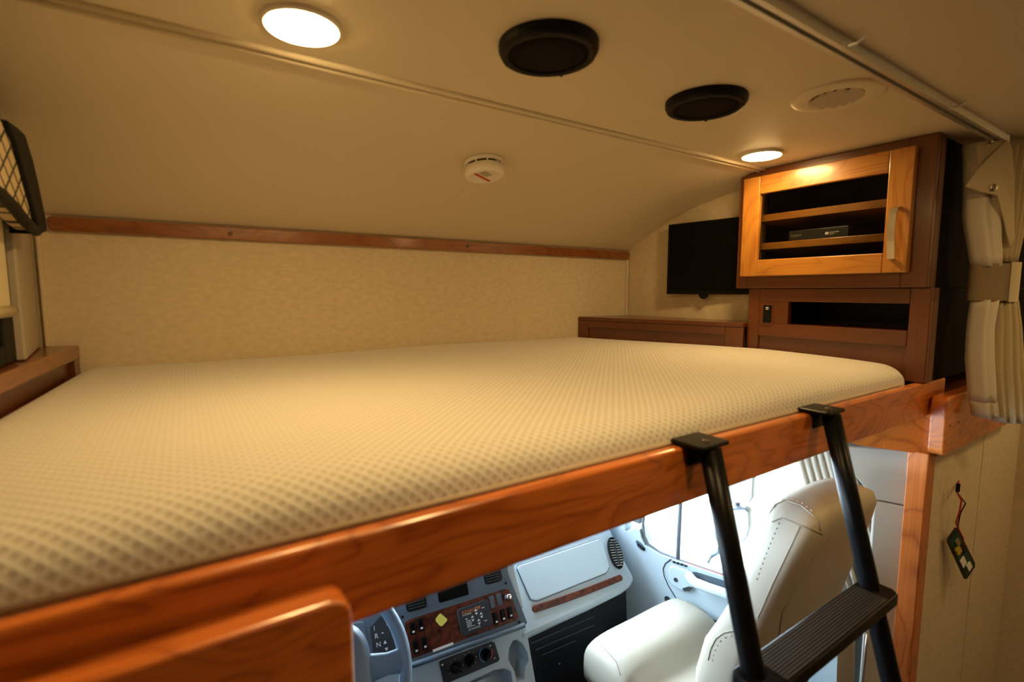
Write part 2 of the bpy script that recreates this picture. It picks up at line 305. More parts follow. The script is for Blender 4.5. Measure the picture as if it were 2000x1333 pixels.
# ================================================================== BUNK
# ---- mattress
def mattress():
    root = thing('bunk_mattress', 'thin mattress in tan diamond-dotted knit filling the bunk', 'mattress', (0.65, 1.03, 1.468))
    def xl(y): return -0.214 - 0.059*(1.575-y) + 0.0
    def xr(y): return min(1.568, 1.546 - (y-0.95)*0.2967)
    NX, NY = 150, 110; R = 0.055; vs = []; uvs = []; fs = []
    ys = [0.4935 + (1.576-0.4935)*(t**1.5) for t in [i/NY for i in range(NY+1)]]
    rnd = random.Random(3); ph = [(rnd.uniform(2, 9), rnd.uniform(2, 9), rnd.uniform(0, 6.28), rnd.uniform(0.3, 1)) for _ in range(7)]
    def drop(d, R, h): return 0 if d >= R else h*(1-math.sqrt(max(0, 1-((R-d)/R)**2)))
    rows = []
    for j, y in enumerate(ys):
        row = []
        for i in range(NX+1):
            s = i/NX; s = s if s < 0.9 else 0.9 + 0.1*(1-(1-(s-0.9)/0.1)**1.6)
            x = xl(y)*(1-s) + xr(y)*s
            rc = 0.05; e = x-(1.568-rc); yy = y
            if e > 0: sh = rc-math.sqrt(max(0, rc*rc-e*e)); yy = y + sh*max(0, 1-(y-0.4935)/0.25)
            z = 1.566 - drop(y-0.4935, R, 0.034) - 0.011*math.exp(-(y-0.4935)/0.06) - drop(xr(y)-x, 0.04, 0.02) - drop(x-xl(y), 0.04, 0.02) - drop(1.58-y, 0.05, 0.014)
            z += 0.0011*sum(a*math.sin(f*x+g*y+p) for f, g, p, a in ph)
            row.append((x, yy, z))
        rows.append(row)
    skirt = [[(p[0], p[1]-0.0015, zz) for p in rows[0]] for zz in (1.470, 1.49, 1.504)]
    allr = skirt + rows; me = bpy.data.meshes.new('cover'); n = NX+1
    for r in allr: vs += r
    for j in range(len(allr)-1):
        for i in range(NX): fs.append((j*n+i, j*n+i+1, (j+1)*n+i+1, (j+1)*n+i))
    me.from_pydata(vs, [], fs); uvl = me.uv_layers.new(name='UVMap'); arc = [0]
    for j in range(1, len(allr)): arc.append(arc[-1] + (Vector(allr[j][NX//2])-Vector(allr[j-1][NX//2])).length)
    for lp in me.loops: j, i = divmod(lp.vertex_index, n); uvl.data[lp.index].uv = (vs[lp.vertex_index][0], arc[j])
    for p in me.polygons: p.use_smooth = True
    me.materials.append(M['knit']); o = bpy.data.objects.new('cover', me); COL.objects.link(o); put(o, root)
    MB().tube([(-0.27, 0.4945, 1.516), (0.3, 0.4945, 1.515), (1.0, 0.4945, 1.515), (1.50, 0.4945, 1.515), (1.535, 0.500, 1.515), (1.557, 0.518, 1.515)], 0.0042, 8).build('piping', 'piping', root, smooth=True)
mattress()
# ---- rail, brackets, cleat, trim strip
tag(MB().box(-0.44, 1.747, 0.471, 0.4915, 1.4215, 1.513).build('bunk_rail', 'wx', bevel=0.005, seg=3), 'long cherry wood rail along the open edge of the bunk', 'bed rail')
def bracket(name, x0, x1, corner, label):
    fr = Fr((0, 0.43, 0), (1, 0, 0)); r = 0.018; z0, z1 = 1.322, 1.478
    root = thing(name, label, 'bracket', ((x0+x1)/2, 0.445, z0), 'rail brackets')
    MB().fpoly(fr, rrect(x0, x1, z0, z1, r), -0.034, 0).build('block', 'wx', root, bevel=0.004, seg=3)
    for x in (x0+0.10, x1-0.10, x1-0.03 if corner else x0+0.035): MB().lathe((x, 0.43, 1.40), [(0.0045, 0), (0.0045, 0.0008)], 12, (0, -1, 0)).build('screw_plug', 'dx', root)
    return root
bracket('rail_bracket', -0.44, 0.112, 1, 'cherry wood block under the rail at the steering wheel side')
bracket('rail_bracket', 1.622, 2.35, 0, 'cherry wood block under the rail beside the tied-back curtain')
cl = Fr((1.60, 0.575, 0), (0.514, -0.857, 0))
tag(MB().fpoly(pn, [pn.px(1600, 884, 0.022), pn.px(1640, 864, 0.022), pn.px(1680, 871, 0.022), pn.px(1832, 893, 0.022)][2:] + [(0.2, 1.444), (-0.06, 1.444), (-0.06, 1.335)], 0.001, 0.022).build('bunk_cleat', 'wy', bevel=0.003), 'cherry wood support board above the cream cab panel', 'board')
root = thing('trim_strip', 'narrow cherry wood batten along the front wall', 'trim', (0.7, 1.575, 1.89))
MB().fpoly(Fr((0, 1.579, 0), (1, 0, 0)), rrect(-0.252, 1.650, 1.890, 1.924, 0.008), 0, 0.016).build('batten', 'mx', root, bevel=0.003)
for px_ in ((450, 457), (913, 481)):
    p = on(*px_, Y=1.563); MB().lathe((p.x, 1.5635, p.z), [(0.0055, 0), (0.0055, 0.002), (0.003, 0.003)], 16, (0, -1, 0)).build('screw_cap', 'dx', root)
# ---- left shelf, window, shade, valance
root = thing('window_ledge', 'cherry wood ledge cabinet under the dark window', 'cabinet', (-0.33, 1.05, 1.468))
def xe(y): return -0.217 - 0.059*(1.575-y)
MB().prism([(xe(1.578), 1.578, 1.588), (xe(0.495), 0.495, 1.588), (-0.44, 0.495, 1.588), (-0.44, 1.578, 1.588)], [(xe(1.578), 1.578, 1.62), (xe(0.495), 0.495, 1.62), (-0.44, 0.495, 1.62), (-0.44, 1.578, 1.62)]).build('top_board', 'my', root, bevel=0.004)
MB().prism([(xe(1.578)-0.012, 1.578, 1.469), (xe(0.495)-0.012, 0.495, 1.469), (-0.44, 0.495, 1.469), (-0.44, 1.578, 1.469)], [(xe(1.578)-0.012, 1.578, 1.588), (xe(0.495)-0.012, 0.495, 1.588), (-0.44, 0.495, 1.588), (-0.44, 1.578, 1.588)]).build('face_panel', 'dy', root)
MB().prism([(xe(1.578)-0.002, 1.578, 1.469), (xe(1.53)-0.002, 1.53, 1.469), (-0.3, 1.53, 1.469), (-0.3, 1.578, 1.469)], [(xe(1.578)-0.002, 1.578, 1.588), (xe(1.53)-0.002, 1.53, 1.588), (-0.3, 1.53, 1.588), (-0.3, 1.578, 1.588)]).build('stile', 'dz', root)
win = MB().box(-0.31, -0.262, 1.195, 1.262, 1.622, 2.03).box(-0.31, -0.262, 0.60, 0.66, 1.622, 2.03).box(-0.31, -0.262, 0.66, 1.195, 1.622, 1.655).box(-0.31, -0.262, 0.66, 1.195, 1.99, 2.03).build('window_1', 'winframe', bevel=0.003)
struct(win, 'black-framed bunk window')
put(MB().box(-0.30, -0.295, 0.66, 1.195, 1.655, 1.99).build('pane', 'gloss'), win)
struct(MB().box(-0.44, -0.315, 0.50, 1.30, 1.622, ZC).build('wall_bunk_inner', 'vinyl'))
root = thing('roller_shade', 'cream roller shade half drawn over the bunk window', 'window shade', (-0.255, 0.9, 1.70))
MB().box(-0.2575, -0.2555, 0.62, 1.222, 1.715, 2.0).build('fabric', 'shade', root)
MB().tube([(-0.2565, 0.62, 1.715), (-0.2565, 1.222, 1.715)], 0.010, 12).build('hem_bar', 'shade', root, smooth=True)
MB().tube([(-0.2565, 1.222, 1.715), (-0.2565, 1.236, 1.715)], 0.008, 12).build('end_cap', 'black', root, smooth=True)
def lattice():
    m = M['cablelt']; nt = m.node_tree; L = nt.links; b = nt.nodes['Principled BSDF']; tc = nt.nodes.new('ShaderNodeTexCoord'); sp = nt.nodes.new('ShaderNodeSeparateXYZ'); L.new(tc.outputs['Object'], sp.inputs[0])
    def mth(op, a, bb=None):
        n = nt.nodes.new('ShaderNodeMath'); n.operation = op
        for i, q in enumerate((a, bb)):
            if q is None: continue
            if isinstance(q, (int, float)): n.inputs[i].default_value = q
            else: L.new(q, n.inputs[i])
        return n.outputs[0]
    p = mth('MULTIPLY', sp.outputs[1], 19); q = mth('MULTIPLY', sp.outputs[2], 27)
    l1 = mth('PINGPONG', mth('ADD', p, q), 0.5); l2 = mth('PINGPONG', mth('SUBTRACT', p, q), 0.5)
    mn = mth('MINIMUM', l1, l2); r = nt.nodes.new('ShaderNodeValToRGB'); e = r.color_ramp.elements; e[0].position = 0.07; e[0].color = (0.02, 0.015, 0.01, 1); e[1].position = 0.11; e[1].color = (0.55, 0.44, 0.27, 1)
    L.new(mn, r.inputs[0]); L.new(r.outputs[0], b.inputs['Base Color'])
lattice()
XV = -0.218
root = thing('window_valance', 'padded valance with dark lattice print and black border above the bunk window', 'valance', (-0.23, 0.95, 1.87))
fv = Fr((XV, 0, 0), (0, 1, 0))
edge = [(70, 452), (58, 405), (40, 340), (22, 276), (4, 234)]; low = [(0, 378), (26, 404), (50, 434)]
ep = [fv.px(*p) for p in edge]; lp = [fv.px(*p) for p in low]
MB().fpoly(fv, ep + [(0.60, 2.06), (0.60, 1.95)] + [(0.75, 1.93), (0.92, lp[0][1]+0.005)] + lp, -0.03, 0).build('padded_face', 'cablelt', root, bevel=0.006)
outer = [(68, 458), (84, 452), (81, 425), (70, 372), (56, 312), (40, 262), (24, 247), (4, 233)]
MB().fpoly(fv, [fv.px(*p) for p in outer] + list(reversed(ep))[1:], -0.035, 0.006).build('border', 'winframe', root, bevel=0.004)  # black border, its black also covering the shadow gap beside it
MB().tube([fv.P(*q, 0.0) for q in [ep[0]] + list(reversed(lp)) + [(0.92, lp[0][1]+0.005), (0.75, 1.93), (0.6, 1.95)]], 0.009, 10).build('lower_border', 'winframe', root, smooth=True)
# ---- upper cabinet
fc = Fr((1.558, 0, 0), (0, -1, 0))
root = thing('media_cabinet', 'cherry wood wall cabinet with a glass door and two shelves below the ceiling', 'cabinet', (1.75, 0.73, 1.76))
A = (-0.991, -0.473, 1.76, ZC-0.001); B = (-0.955, -0.53, 1.80, 2.10)
for a, b, c, d, nm in frame_mb(fc, A, B, 0, 0): MB().fbox(fc, a, b, c, d, -0.02, 0).build(nm, 'dz' if nm == 'stile' else 'dy', root, bevel=0.002)
MB().box(1.579, 1.612, 0.473, 0.488, 1.76, ZC-0.001).build('corner_post', 'dz', root)
MB().box(1.6125, 2.59, 0.478, 0.488, 1.76, ZC-0.001).build('end_panel', 'void', root)  # shade painted in: unlit cherry end coloured near-black
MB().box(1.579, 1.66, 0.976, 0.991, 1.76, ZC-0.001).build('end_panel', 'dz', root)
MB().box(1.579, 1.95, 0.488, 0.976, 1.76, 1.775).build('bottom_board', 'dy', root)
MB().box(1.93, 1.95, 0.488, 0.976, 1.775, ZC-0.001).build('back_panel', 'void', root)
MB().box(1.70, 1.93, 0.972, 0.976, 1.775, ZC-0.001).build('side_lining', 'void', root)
D = (-0.9665, -0.511, 1.798, 2.1115); O = (-0.9105, -0.566, 1.850, 2.056)
bars = frame_mb(fc, D, O, 0, 0)
a, b, c, d, nm = bars[2]; door = MB().fbox(fc, a, b, c, d, 0.001, 0.021).build('door', 'wyl', root, bevel=0.0025)
a, b, c, d, nm = bars[3]; MB().fbox(fc, a, b, c, d, 0.001, 0.021).build('rail', 'wyl', door, bevel=0.0025)
for a, b, c, d, nm in bars[:2]: MB().fbox(fc, a, b, c, d, 0.001, 0.021).build('stile', 'wzl', door, bevel=0.0025)
MB().fbox(fc, O[0]-0.004, O[1]+0.004, O[2]-0.004, O[3]+0.004, 0.006, 0.009).build('pane', 'cabglass', door)
hz0, hz1, hy = 1.832, 1.966, -0.541
hp = [(hz1, 0.0215), (hz1-0.004, 0.036), (hz1-0.02, 0.044), (hz1-0.045, 0.047), ((hz0+hz1)/2, 0.046), (hz0+0.045, 0.043), (hz0+0.02, 0.038), (hz0+0.002, 0.034), (hz0, 0.0215)]
hb = MB()
hb.loft([[fc.P(hy-0.0085, z, d), fc.P(hy+0.0085, z, d), fc.P(hy+0.0085, z-0.001, d+0.004), fc.P(hy-0.0085, z-0.001, d+0.004)] for z, d in hp])
hb.build('handle', 'nickel', door, bevel=0.0012, label='brushed nickel bow handle')
def zshelf(pa, pb): return (on(*pa, X=1.60).z + on(*pb, X=1.60).z)/2
s1t, s1b = zshelf((1488, 420), (1737, 388)), zshelf((1488, 433), (1736, 405)); s2t, s2b = zshelf((1488, 475), (1732, 456)), zshelf((1488, 488), (1732, 472))
for zt, zb in ((s1t, s1b), (s2t, s2b)): MB().box(1.60, 1.92, 0.489, 0.971, zb, zt).build('shelf', 'wyl', root, bevel=0.0015)
root = thing('media_player', 'slim black disc player on the lower cabinet shelf', 'media player', (1.70, 0.75, s2t))
y0, y1 = on(1657, 450, X=1.612).y, on(1541, 455, X=1.612).y
MB().box(1.612, 1.79, y0, y1, s2t+0.0005, s2t+0.032).build('case', mat('player_case', (0.03, 0.028, 0.026), 0.35), root, bevel=0.002)
fp = Fr((1.612, 0, 0), (0, -1, 0))
text('SONY', fp, -y1+0.006, s2t+0.013, 0.0004, 0.0065, 'alu', root, 'lettering', sx=1.3)
MB().fbox(fp, -y0-0.062, -y0-0.053, s2t+0.011, s2t+0.019, 0.0003, 0.0006).build('badge', 'paperw', root)
for z_, w_ in ((0.016, 0.026), (0.011, 0.014)): MB().fbox(fp, -y0-0.051, -y0-0.051+w_, s2t+z_, s2t+z_+0.002, 0.0003, 0.0006).build('print_line', 'alu', root)
MB().fbox(fp, -y0-0.020, -y0-0.010, s2t+0.010, s2t+0.020, 0.0003, 0.0006).build('badge', 'cabdark', root)
# ---- cabinet below it with niche
fb = Fr((1.575, 0, 0), (0, -1, 0))
root = thing('niche_cabinet', 'dark cherry base cabinet with an open niche beside the mattress', 'cabinet', (1.75, 0.71, 1.468))
Zb, Zt = 1.469, 1.759
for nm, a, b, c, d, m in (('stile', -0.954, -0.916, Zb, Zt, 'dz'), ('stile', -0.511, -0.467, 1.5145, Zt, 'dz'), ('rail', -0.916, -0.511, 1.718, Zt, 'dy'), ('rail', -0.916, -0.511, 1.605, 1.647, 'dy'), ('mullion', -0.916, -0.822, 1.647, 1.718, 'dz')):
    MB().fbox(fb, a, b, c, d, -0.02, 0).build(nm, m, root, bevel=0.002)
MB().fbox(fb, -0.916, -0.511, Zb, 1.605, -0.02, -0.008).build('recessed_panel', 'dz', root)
MB().box(1.5955, 1.628, 0.467, 0.482, 1.5145, Zt).build('corner_post', 'dz', root)
MB().box(1.6285, 2.59, 0.472, 0.482, 1.5145, Zt).build('end_panel', 'void', root)  # rear-facing end painted black for the shade on it
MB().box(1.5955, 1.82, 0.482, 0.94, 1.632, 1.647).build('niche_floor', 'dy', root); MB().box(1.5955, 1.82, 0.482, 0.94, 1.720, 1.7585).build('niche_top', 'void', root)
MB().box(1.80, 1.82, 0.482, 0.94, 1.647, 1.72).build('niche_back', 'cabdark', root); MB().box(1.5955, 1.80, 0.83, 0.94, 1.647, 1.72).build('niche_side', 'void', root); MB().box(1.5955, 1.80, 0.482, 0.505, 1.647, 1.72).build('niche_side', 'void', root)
root2 = thing('charging_socket', 'small black charging socket in the niche cabinet face', 'socket', (1.573, 0.887, 1.648))
MB().fpoly(fb, rrect(-0.907, -0.868, 1.640, 1.712, 0.003), 0.0003, 0.0025).build('plate', 'dy', root2, bevel=0.001)
MB().fpoly(fb, rrect(-0.899, -0.872, 1.650, 1.706, 0.003), 0.0026, 0.006).build('insert', 'black', root2, bevel=0.001)
for z in (1.692, 1.697): MB().fbox(fb, -0.890, -0.881, z, z+0.0025, 0.0061, 0.0068).build('usb_port', 'paperw', root2)
# ---- low angled cabinet under the TV
fo = Fr((1.369, 1.58, 0), (0.186, -0.627, 0)); Lc = 0.654
root = thing('low_cabinet', 'low dark cherry cabinet with a flat top under the television', 'cabinet', (1.5, 1.25, 1.468))
tp = [fo.P(0.003, 0, 0.0), fo.P(Lc-0.004, 0, 0.0), Vector((1.64, 0.957, 0)), Vector((1.68, 1.0, 0)), Vector((1.650, 1.577, 0))]
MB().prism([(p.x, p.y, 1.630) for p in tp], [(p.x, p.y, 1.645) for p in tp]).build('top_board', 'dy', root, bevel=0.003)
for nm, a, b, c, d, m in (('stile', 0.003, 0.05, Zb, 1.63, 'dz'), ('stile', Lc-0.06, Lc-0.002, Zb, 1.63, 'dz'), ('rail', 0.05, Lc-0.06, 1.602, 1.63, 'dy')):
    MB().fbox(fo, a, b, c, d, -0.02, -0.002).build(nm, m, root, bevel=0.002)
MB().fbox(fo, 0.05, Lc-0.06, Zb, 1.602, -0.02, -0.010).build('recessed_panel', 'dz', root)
# ---- TV
ft = Fr((1.62, 1.331, 0), (0.133, -1, 0))
root = thing('television', 'flat black television on the wall beside the media cabinet', 'television', (1.64, 1.16, 1.739))
MB().fbox(ft, 0, 0.335, 1.739, 2.013, -0.020, 0).build('casing', 'black', root, bevel=0.002)
MB().fbox(ft, 0.008, 0.329, 1.751, 2.006, 0.0002, 0.0012).build('screen', 'gloss', root)
MB().lathe(ft.P(0.155, 1.739, -0.006), [(0.018, -0.003), (0.018, 0.003)], 20, ft.n).build('sensor_bump', 'black', root)
MB().fbox(ft, 0.10, 0.2, 1.80, 1.92, -0.021, -0.0202).build('wall_mount', 'black', root)
# ================================================================== CEILING THINGS
def downlight(x, y, label, r=0.056):
    root = thing('ceiling_downlight', label, 'light', (x, y, ZC-0.012), 'warm ceiling downlights')
    MB().lathe((x, y, ZC), [(r, 0), (r, -0.004), (r-0.004, -0.007), (r-0.007, -0.007)], 48, cap=False).build('trim_ring', 'white', root, smooth=True)
    MB().lathe((x, y, ZC), [(r-0.006, -0.002), (r-0.006, -0.008), (r-0.02, -0.0105), (0.004, -0.0115)], 48).build('lens', 'lens', root, smooth=True)
downlight(0.166, 0.806, 'lit round downlight near the ceiling speakers, largest in view')
downlight(0.45, 0.20, 'lit round downlight in the living area ceiling, above the bunk entrance')
downlight(1.30, -0.20, 'lit round downlight in the living area ceiling, behind the ladder')
downlight(2.40, -0.10, 'lit round downlight in the living area ceiling, just beyond the tied-back curtain')
downlight(2.40, -0.65, 'lit round downlight in the living area ceiling, farther beyond the tied-back curtain')
downlight(1.388, 0.822, 'lit round downlight right above the media cabinet door')
def speaker(px_, label):
    p = on(*px_, Z=ZC-0.01)
    root = thing('ceiling_speaker', label, 'speaker', (p.x, p.y, ZC-0.02), 'round ceiling speakers')
    MB().lathe((p.x, p.y, ZC), [(0.079, 0), (0.079, -0.009), (0.075, -0.017), (0.066, -0.019), (0.063, -0.016)], 56, cap=False).build('housing', 'black', root, smooth=True)
    MB().lathe((p.x, p.y, ZC), [(0.064, -0.010), (0.064, -0.0145), (0.03, -0.0165), (0.003, -0.017)], 48).build('grille', mat('grille', (0.006, 0.005, 0.004), 0.7, spec=0.1, bump=(900, 0.6, 0.002)), root, smooth=True)
    for k in range(4):
        a = 0.6+k*math.pi/2; MB().lathe((p.x+0.0705*math.cos(a), p.y+0.0705*math.sin(a), ZC-0.0175), [(0.003, 0), (0.003, -0.0022)], 10).build('screw', 'darkslot', root)
speaker((1071, 102), 'black round ceiling speaker nearer the big downlight'); speaker((1378, 206), 'black round ceiling speaker nearer the air vent')
p = on(1636, 186, Z=ZC)
root = thing('ceiling_air_vent', 'white round air vent in the ceiling with louvres', 'vent', (p.x, p.y, ZC-0.01))
MB().lathe(p, [(0.082, 0.0), (0.081, -0.004), (0.074, -0.0065), (0.052, -0.0065), (0.046, -0.004), (0.046, 0.0)], 56, cap=False).build('ring', 'vent', root, smooth=True)
MB().lathe(p, [(0.0455, -0.0002), (0.0455, -0.0012)], 40).build('throat', 'darkslot', root)
for k in range(5):
    y = -0.034+k*0.017; w = math.sqrt(0.044**2-y*y); fr = Fr(p+Vector((0, y, -0.006)), (1, 0, 0), (0, 0.75, -0.45)); MB().fbox(fr, -w, w, -0.0085, 0.0085, -0.0008, 0.0008).build('louvre', 'vent', root)
# smoke alarm on the slope
p = Vector((0.682, 1.172, 2.0916)); ax = Vector((0, -0.18, -0.984)).normalized()
root = thing('smoke_alarm', 'white round smoke alarm with a red stripe on the sloped ceiling', 'smoke alarm', p+ax*0.045)
MB().lathe(p, [(r_*0.87, h_) for r_, h_ in [(0.060, 0), (0.061, 0.006), (0.058, 0.010), (0.055, 0.011)]], 48, ax).build('base_plate', 'white', root, smooth=True)
MB().lathe(p, [(r_*0.87, h_) for r_, h_ in [(0.053, 0.011), (0.053, 0.017)]], 48, ax).build('slot_ring', 'darkslot', root, smooth=True)
MB().lathe(p, [(r_*0.87, h_) for r_, h_ in [(0.055, 0.0165), (0.060, 0.018), (0.0605, 0.034), (0.057, 0.040), (0.047, 0.043), (0.044, 0.0405), (0.002, 0.0405)]], 48, ax).build('cover', 'white', root, smooth=True)
fsm = Fr(p+ax*0.0406, (1, 0, 0), ax.cross(Vector((1, 0, 0))))
if fsm.n.dot(ax) < 0: fsm = Fr(p+ax*0.0406, (1, 0, 0), -ax.cross(Vector((1, 0, 0))))
fsm = Fr(fsm.o, fsm.u*math.cos(-2.05)+fsm.v*math.sin(-2.05), fsm.v*math.cos(-2.05)-fsm.u*math.sin(-2.05))
for k in range(10):
    a = 2*math.pi*k/10; d = Vector((math.cos(a), math.sin(a), 0)); d = (d-ax*d.dot(ax)).normalized(); MB().tube([p+d*0.0475+ax*0.0105, p+d*0.0475+ax*0.0175], 0.0025, 6).build('post', 'white', root)
MB().fpoly(fsm, [(0.004, -0.036), (0.012, -0.036), (0.012, 0.036), (0.004, 0.036)], 0, 0.0008).build('red_stripe', 'red', root)
for k in range(5): MB().fbox(fsm, -0.020+k*0.004, -0.0185+k*0.004, -0.03, 0.005, 0, 0.0006).build('grille_line', 'tan', root)
# curtain track
root = thing('curtain_track', 'aluminium curtain track running across the ceiling', 'curtain track', (0.7, 0.40, ZC-0.016))
fr = Fr((0, 0.40, ZC), (0, 1, 0)); tr = MB()
prof_t = [(-0.012, 0), (-0.012, -0.016), (-0.004, -0.016), (-0.004, -0.013), (-0.0095, -0.013), (-0.0095, -0.002), (0.0095, -0.002), (0.0095, -0.013), (0.004, -0.013), (0.004, -0.016), (0.012, -0.016), (0.012, 0)]
tr.loft([[(x, 0.40+a, ZC+b) for a, b in prof_t] for x in (-0.44, 1.745)]); tr.build('channel', 'alu', root)
MB().box(-0.44, 1.62, 0.4123, 0.4143, ZC-0.010, ZC).build('edge_reflection', 'wx', root)  # warm reflection along the track, built as a wood-coloured strip
for px_ in ((1690, 76), (1872, 206)):
    q = on(*px_, Z=ZC-0.014); gl = MB(); gl.box(q.x-0.006, q.x+0.006, 0.384, 0.389, ZC-0.020, ZC-0.010); gl.tube([(q.x, 0.388, ZC-0.015), (q.x+0.006, 0.374, ZC-0.013), (q.x+0.010, 0.366, ZC-0.006)], 0.0022, 6); gl.build('glider', 'alu', root, smooth=False)
# ================================================================== LADDER
LX = (0.655, 1.035); ZT = 1.516
def ly(z): return 0.446 - 0.274*(1.508-z)
root = thing('bunk_ladder', 'black metal ladder with ribbed treads hooked over the bunk rail', 'ladder', (0.83, ly(0), 0))
for x in LX:
    r_ = MB().tube([(x, ly(z), z) for z in (0.012, 0.4, 0.9, 1.3, ZT-0.004)], 0.0165, 20).build('side_rail', 'blackm', root, smooth=True)
    MB().lathe((x, ly(0.0), 0.0), [(0.021, 0), (0.021, 0.02), (0.019, 0.03)], 16).build('foot', 'black', r_)
    hk = MB(); fr = Fr((x, 0.449, ZT), (1, 0, 0), (0, 1, 0))
    hk.fpoly(fr, rrect(-0.037, 0.034, -0.014, 0.045, 0.006), 0.0, 0.0065)
    hk = hk.build('hook', 'blackm', root, bevel=0.002)
    MB().fbox(Fr((x, 0.4705, 0), (1, 0, 0)), -0.024, 0.02, 1.484, 1.516, 0.0008, 0.006).build('hook_lip', 'blackm', hk, bevel=0.0015)
    MB().lathe((x-0.004, 0.452, ZT+0.0065), [(0.006, 0), (0.006, 0.002), (0.003, 0.004)], 14).build('screw', 'chrome', hk)
for z in (1.205, 0.905, 0.605, 0.305):
    y = ly(z); fr = Fr((0, y, z), (1, 0, 0), (0, 1, 0)); x0, x1 = LX[0]-0.026, LX[1]+0.026; y0, y1 = -0.040, 0.020
    t = MB().fpoly(fr, [(x0+0.012, y0), (x1-0.012, y0), (x1, y0+0.012), (x1, y1-0.006), (x1-0.006, y1), (x0+0.006, y1), (x0, y1-0.006), (x0, y0+0.012)], -0.022, 0).build('tread', 'blackm', root, bevel=0.002)
    mb = MB(); n = 11
    for k in range(n):
        b0 = y0+0.004+(y1-y0-0.008)*k/n; mb.fbox(fr, LX[0]+0.024, LX[1]-0.024, b0, b0+(y1-y0-0.008)/n*0.55, 0.0, 0.0022)
    mb.build('ribs', 'rubber', t, kind='stuff')
    MB().fbox(fr, LX[0]+0.022, LX[1]-0.022, y0+0.003, y1-0.003, 0.0, 0.0004).build('grip_strip', 'black', t)
# ================================================================== TIED-BACK CURTAIN
uC = Vector((RT.x, RT.y, 0)).normalized(); fcu = Fr((1.77, 0.405, 0), uC)
def cu(x, y): return fcu.px(x, y)
root = thing('tied_curtain', 'tan pleated privacy curtain tied back with a band beside the cabinets', 'curtain', fcu.P(0.0, cu(1940, 822)[1]))
def lerp(tab, y):
    for (y0, *a), (y1, *b) in zip(tab, tab[1:]):
        if y <= y1: t = max(0, (y-y0)/(y1-y0)); return [p+(q-p)*t for p, q in zip(a, b)]
    return tab[-1][1:]
def pleated(tab, ys, npl, amp, thick, wav=0.0, ph=0.0):
    """rows of px; each row a closed ring: pleated front, plain back"""
    rings = []; n = npl*8
    for y in ys:
        L, Rr = lerp(tab, y); a0, b = cu(L, y); a1, b1 = cu(Rr, y); w = a1-a0; am = min(amp, w/npl*0.9)
        fr_ = [fcu.P(a0+w*k/n, b + wav*math.sin(k*1.3+ph), 0.012+am*0.5*(1-math.cos(2*math.pi*(k/8)+ph)) + thick*math.sin(math.pi*k/n)) for k in range(n+1)]
        bk = [fcu.P(a0+w*k/n, b, -thick*math.sin(math.pi*k/n)*0.9-0.002) for k in range(n, -1, -4)]
        rings.append(fr_+bk)
    return MB().loft(rings)
ys = [290+i*(512-290)/14 for i in range(15)]
pleated([(290, 1944, 2024), (330, 1940, 2010), (420, 1938, 1994), (512, 1936, 1974)], ys, 6, 0.020, 0.016, ph=0.7).build('upper_pleats', 'curtain', root, smooth=True)
pleated([(285, 1880, 1945), (370, 1882, 1946), (430, 1880, 1944), (520, 1896, 1942)], [285+i*(522-285)/12 for i in range(13)], 2, 0.012, 0.02, ph=0.2).build('upper_lining', 'lining', root, smooth=True)
# folded-over corner flap with a snap
def flap(pts, d, th, m, nm):
    a = [fcu.px(*p, 0.0) for p in pts]; return MB().prism([fcu.P(q[0], q[1], e-th) for q, e in zip(a, d)], [fcu.P(q[0], q[1], e) for q, e in zip(a, d)]).build(nm, m, root, bevel=0.0015)
flap([(1878, 292), (1926, 275), (1928, 290), (1884, 330)], (0.040, 0.040, 0.040, 0.040), 0.004, 'curtain', 'heading_tab')
flap([(1931, 284), (1938, 300), (1944, 350), (1948, 410), (1952, 470), (1946, 486), (1936, 466), (1922, 424), (1908, 390), (1876, 384), (1845, 374), (1868, 344), (1900, 312)], (0.050, 0.052, 0.05, 0.045, 0.04, 0.038, 0.044, 0.05, 0.055, 0.058, 0.060, 0.056, 0.053), 0.004, 'curtain', 'folded_corner')
MB().lathe(fcu.P(*fcu.px(1897, 376), 0.0585), [(0.009, 0), (0.009, 0.0015), (0.006, 0.003)], 18, fcu.n).build('snap_button', 'nickel', root)
MB().tube([fcu.W(1931, 284, 0.05), fcu.W(1934, 276, 0.04), Vector((1.738, 0.40, ZC-0.0195))], 0.003, 8).build('hook', 'chrome', root)
# band
bx0, bt = cu(1894, 516); bx1, bb = cu(1976, 588); bm_ = cu(1938, 550)[0]
def bandring(a0, a1, z0, z1, d): return None
cb = (bx0+bx1)/2; rw = (bx1-bx0)/2
for nm, m, k0, k1, ex in (('tie_band', 'band', 0, 48, 0.0),):
    rg = []
    for z in (bb, bt): rg.append([fcu.P(cb+rw*math.cos(t), z, 0.034*math.sin(t)+0.005) for t in [2*math.pi*k/40 for k in range(40)]])
    MB().loft(rg).build(nm, m, root, bevel=0.002)
tb = [fcu.P(cb+rw*1.01*math.cos(t), bt+0.003, 0.0365*math.sin(t)+0.006) for t in [0.02+k*1.40/8 for k in range(9)]]; tb2 = [Vector((p.x, p.y, bb-0.002)) for p in tb]
MB().loft([tb, tb2, [p-fcu.n*0.003 for p in tb2], [p-fcu.n*0.003 for p in tb]], close=True, cap=True).build('band_tab', 'curtain', root)
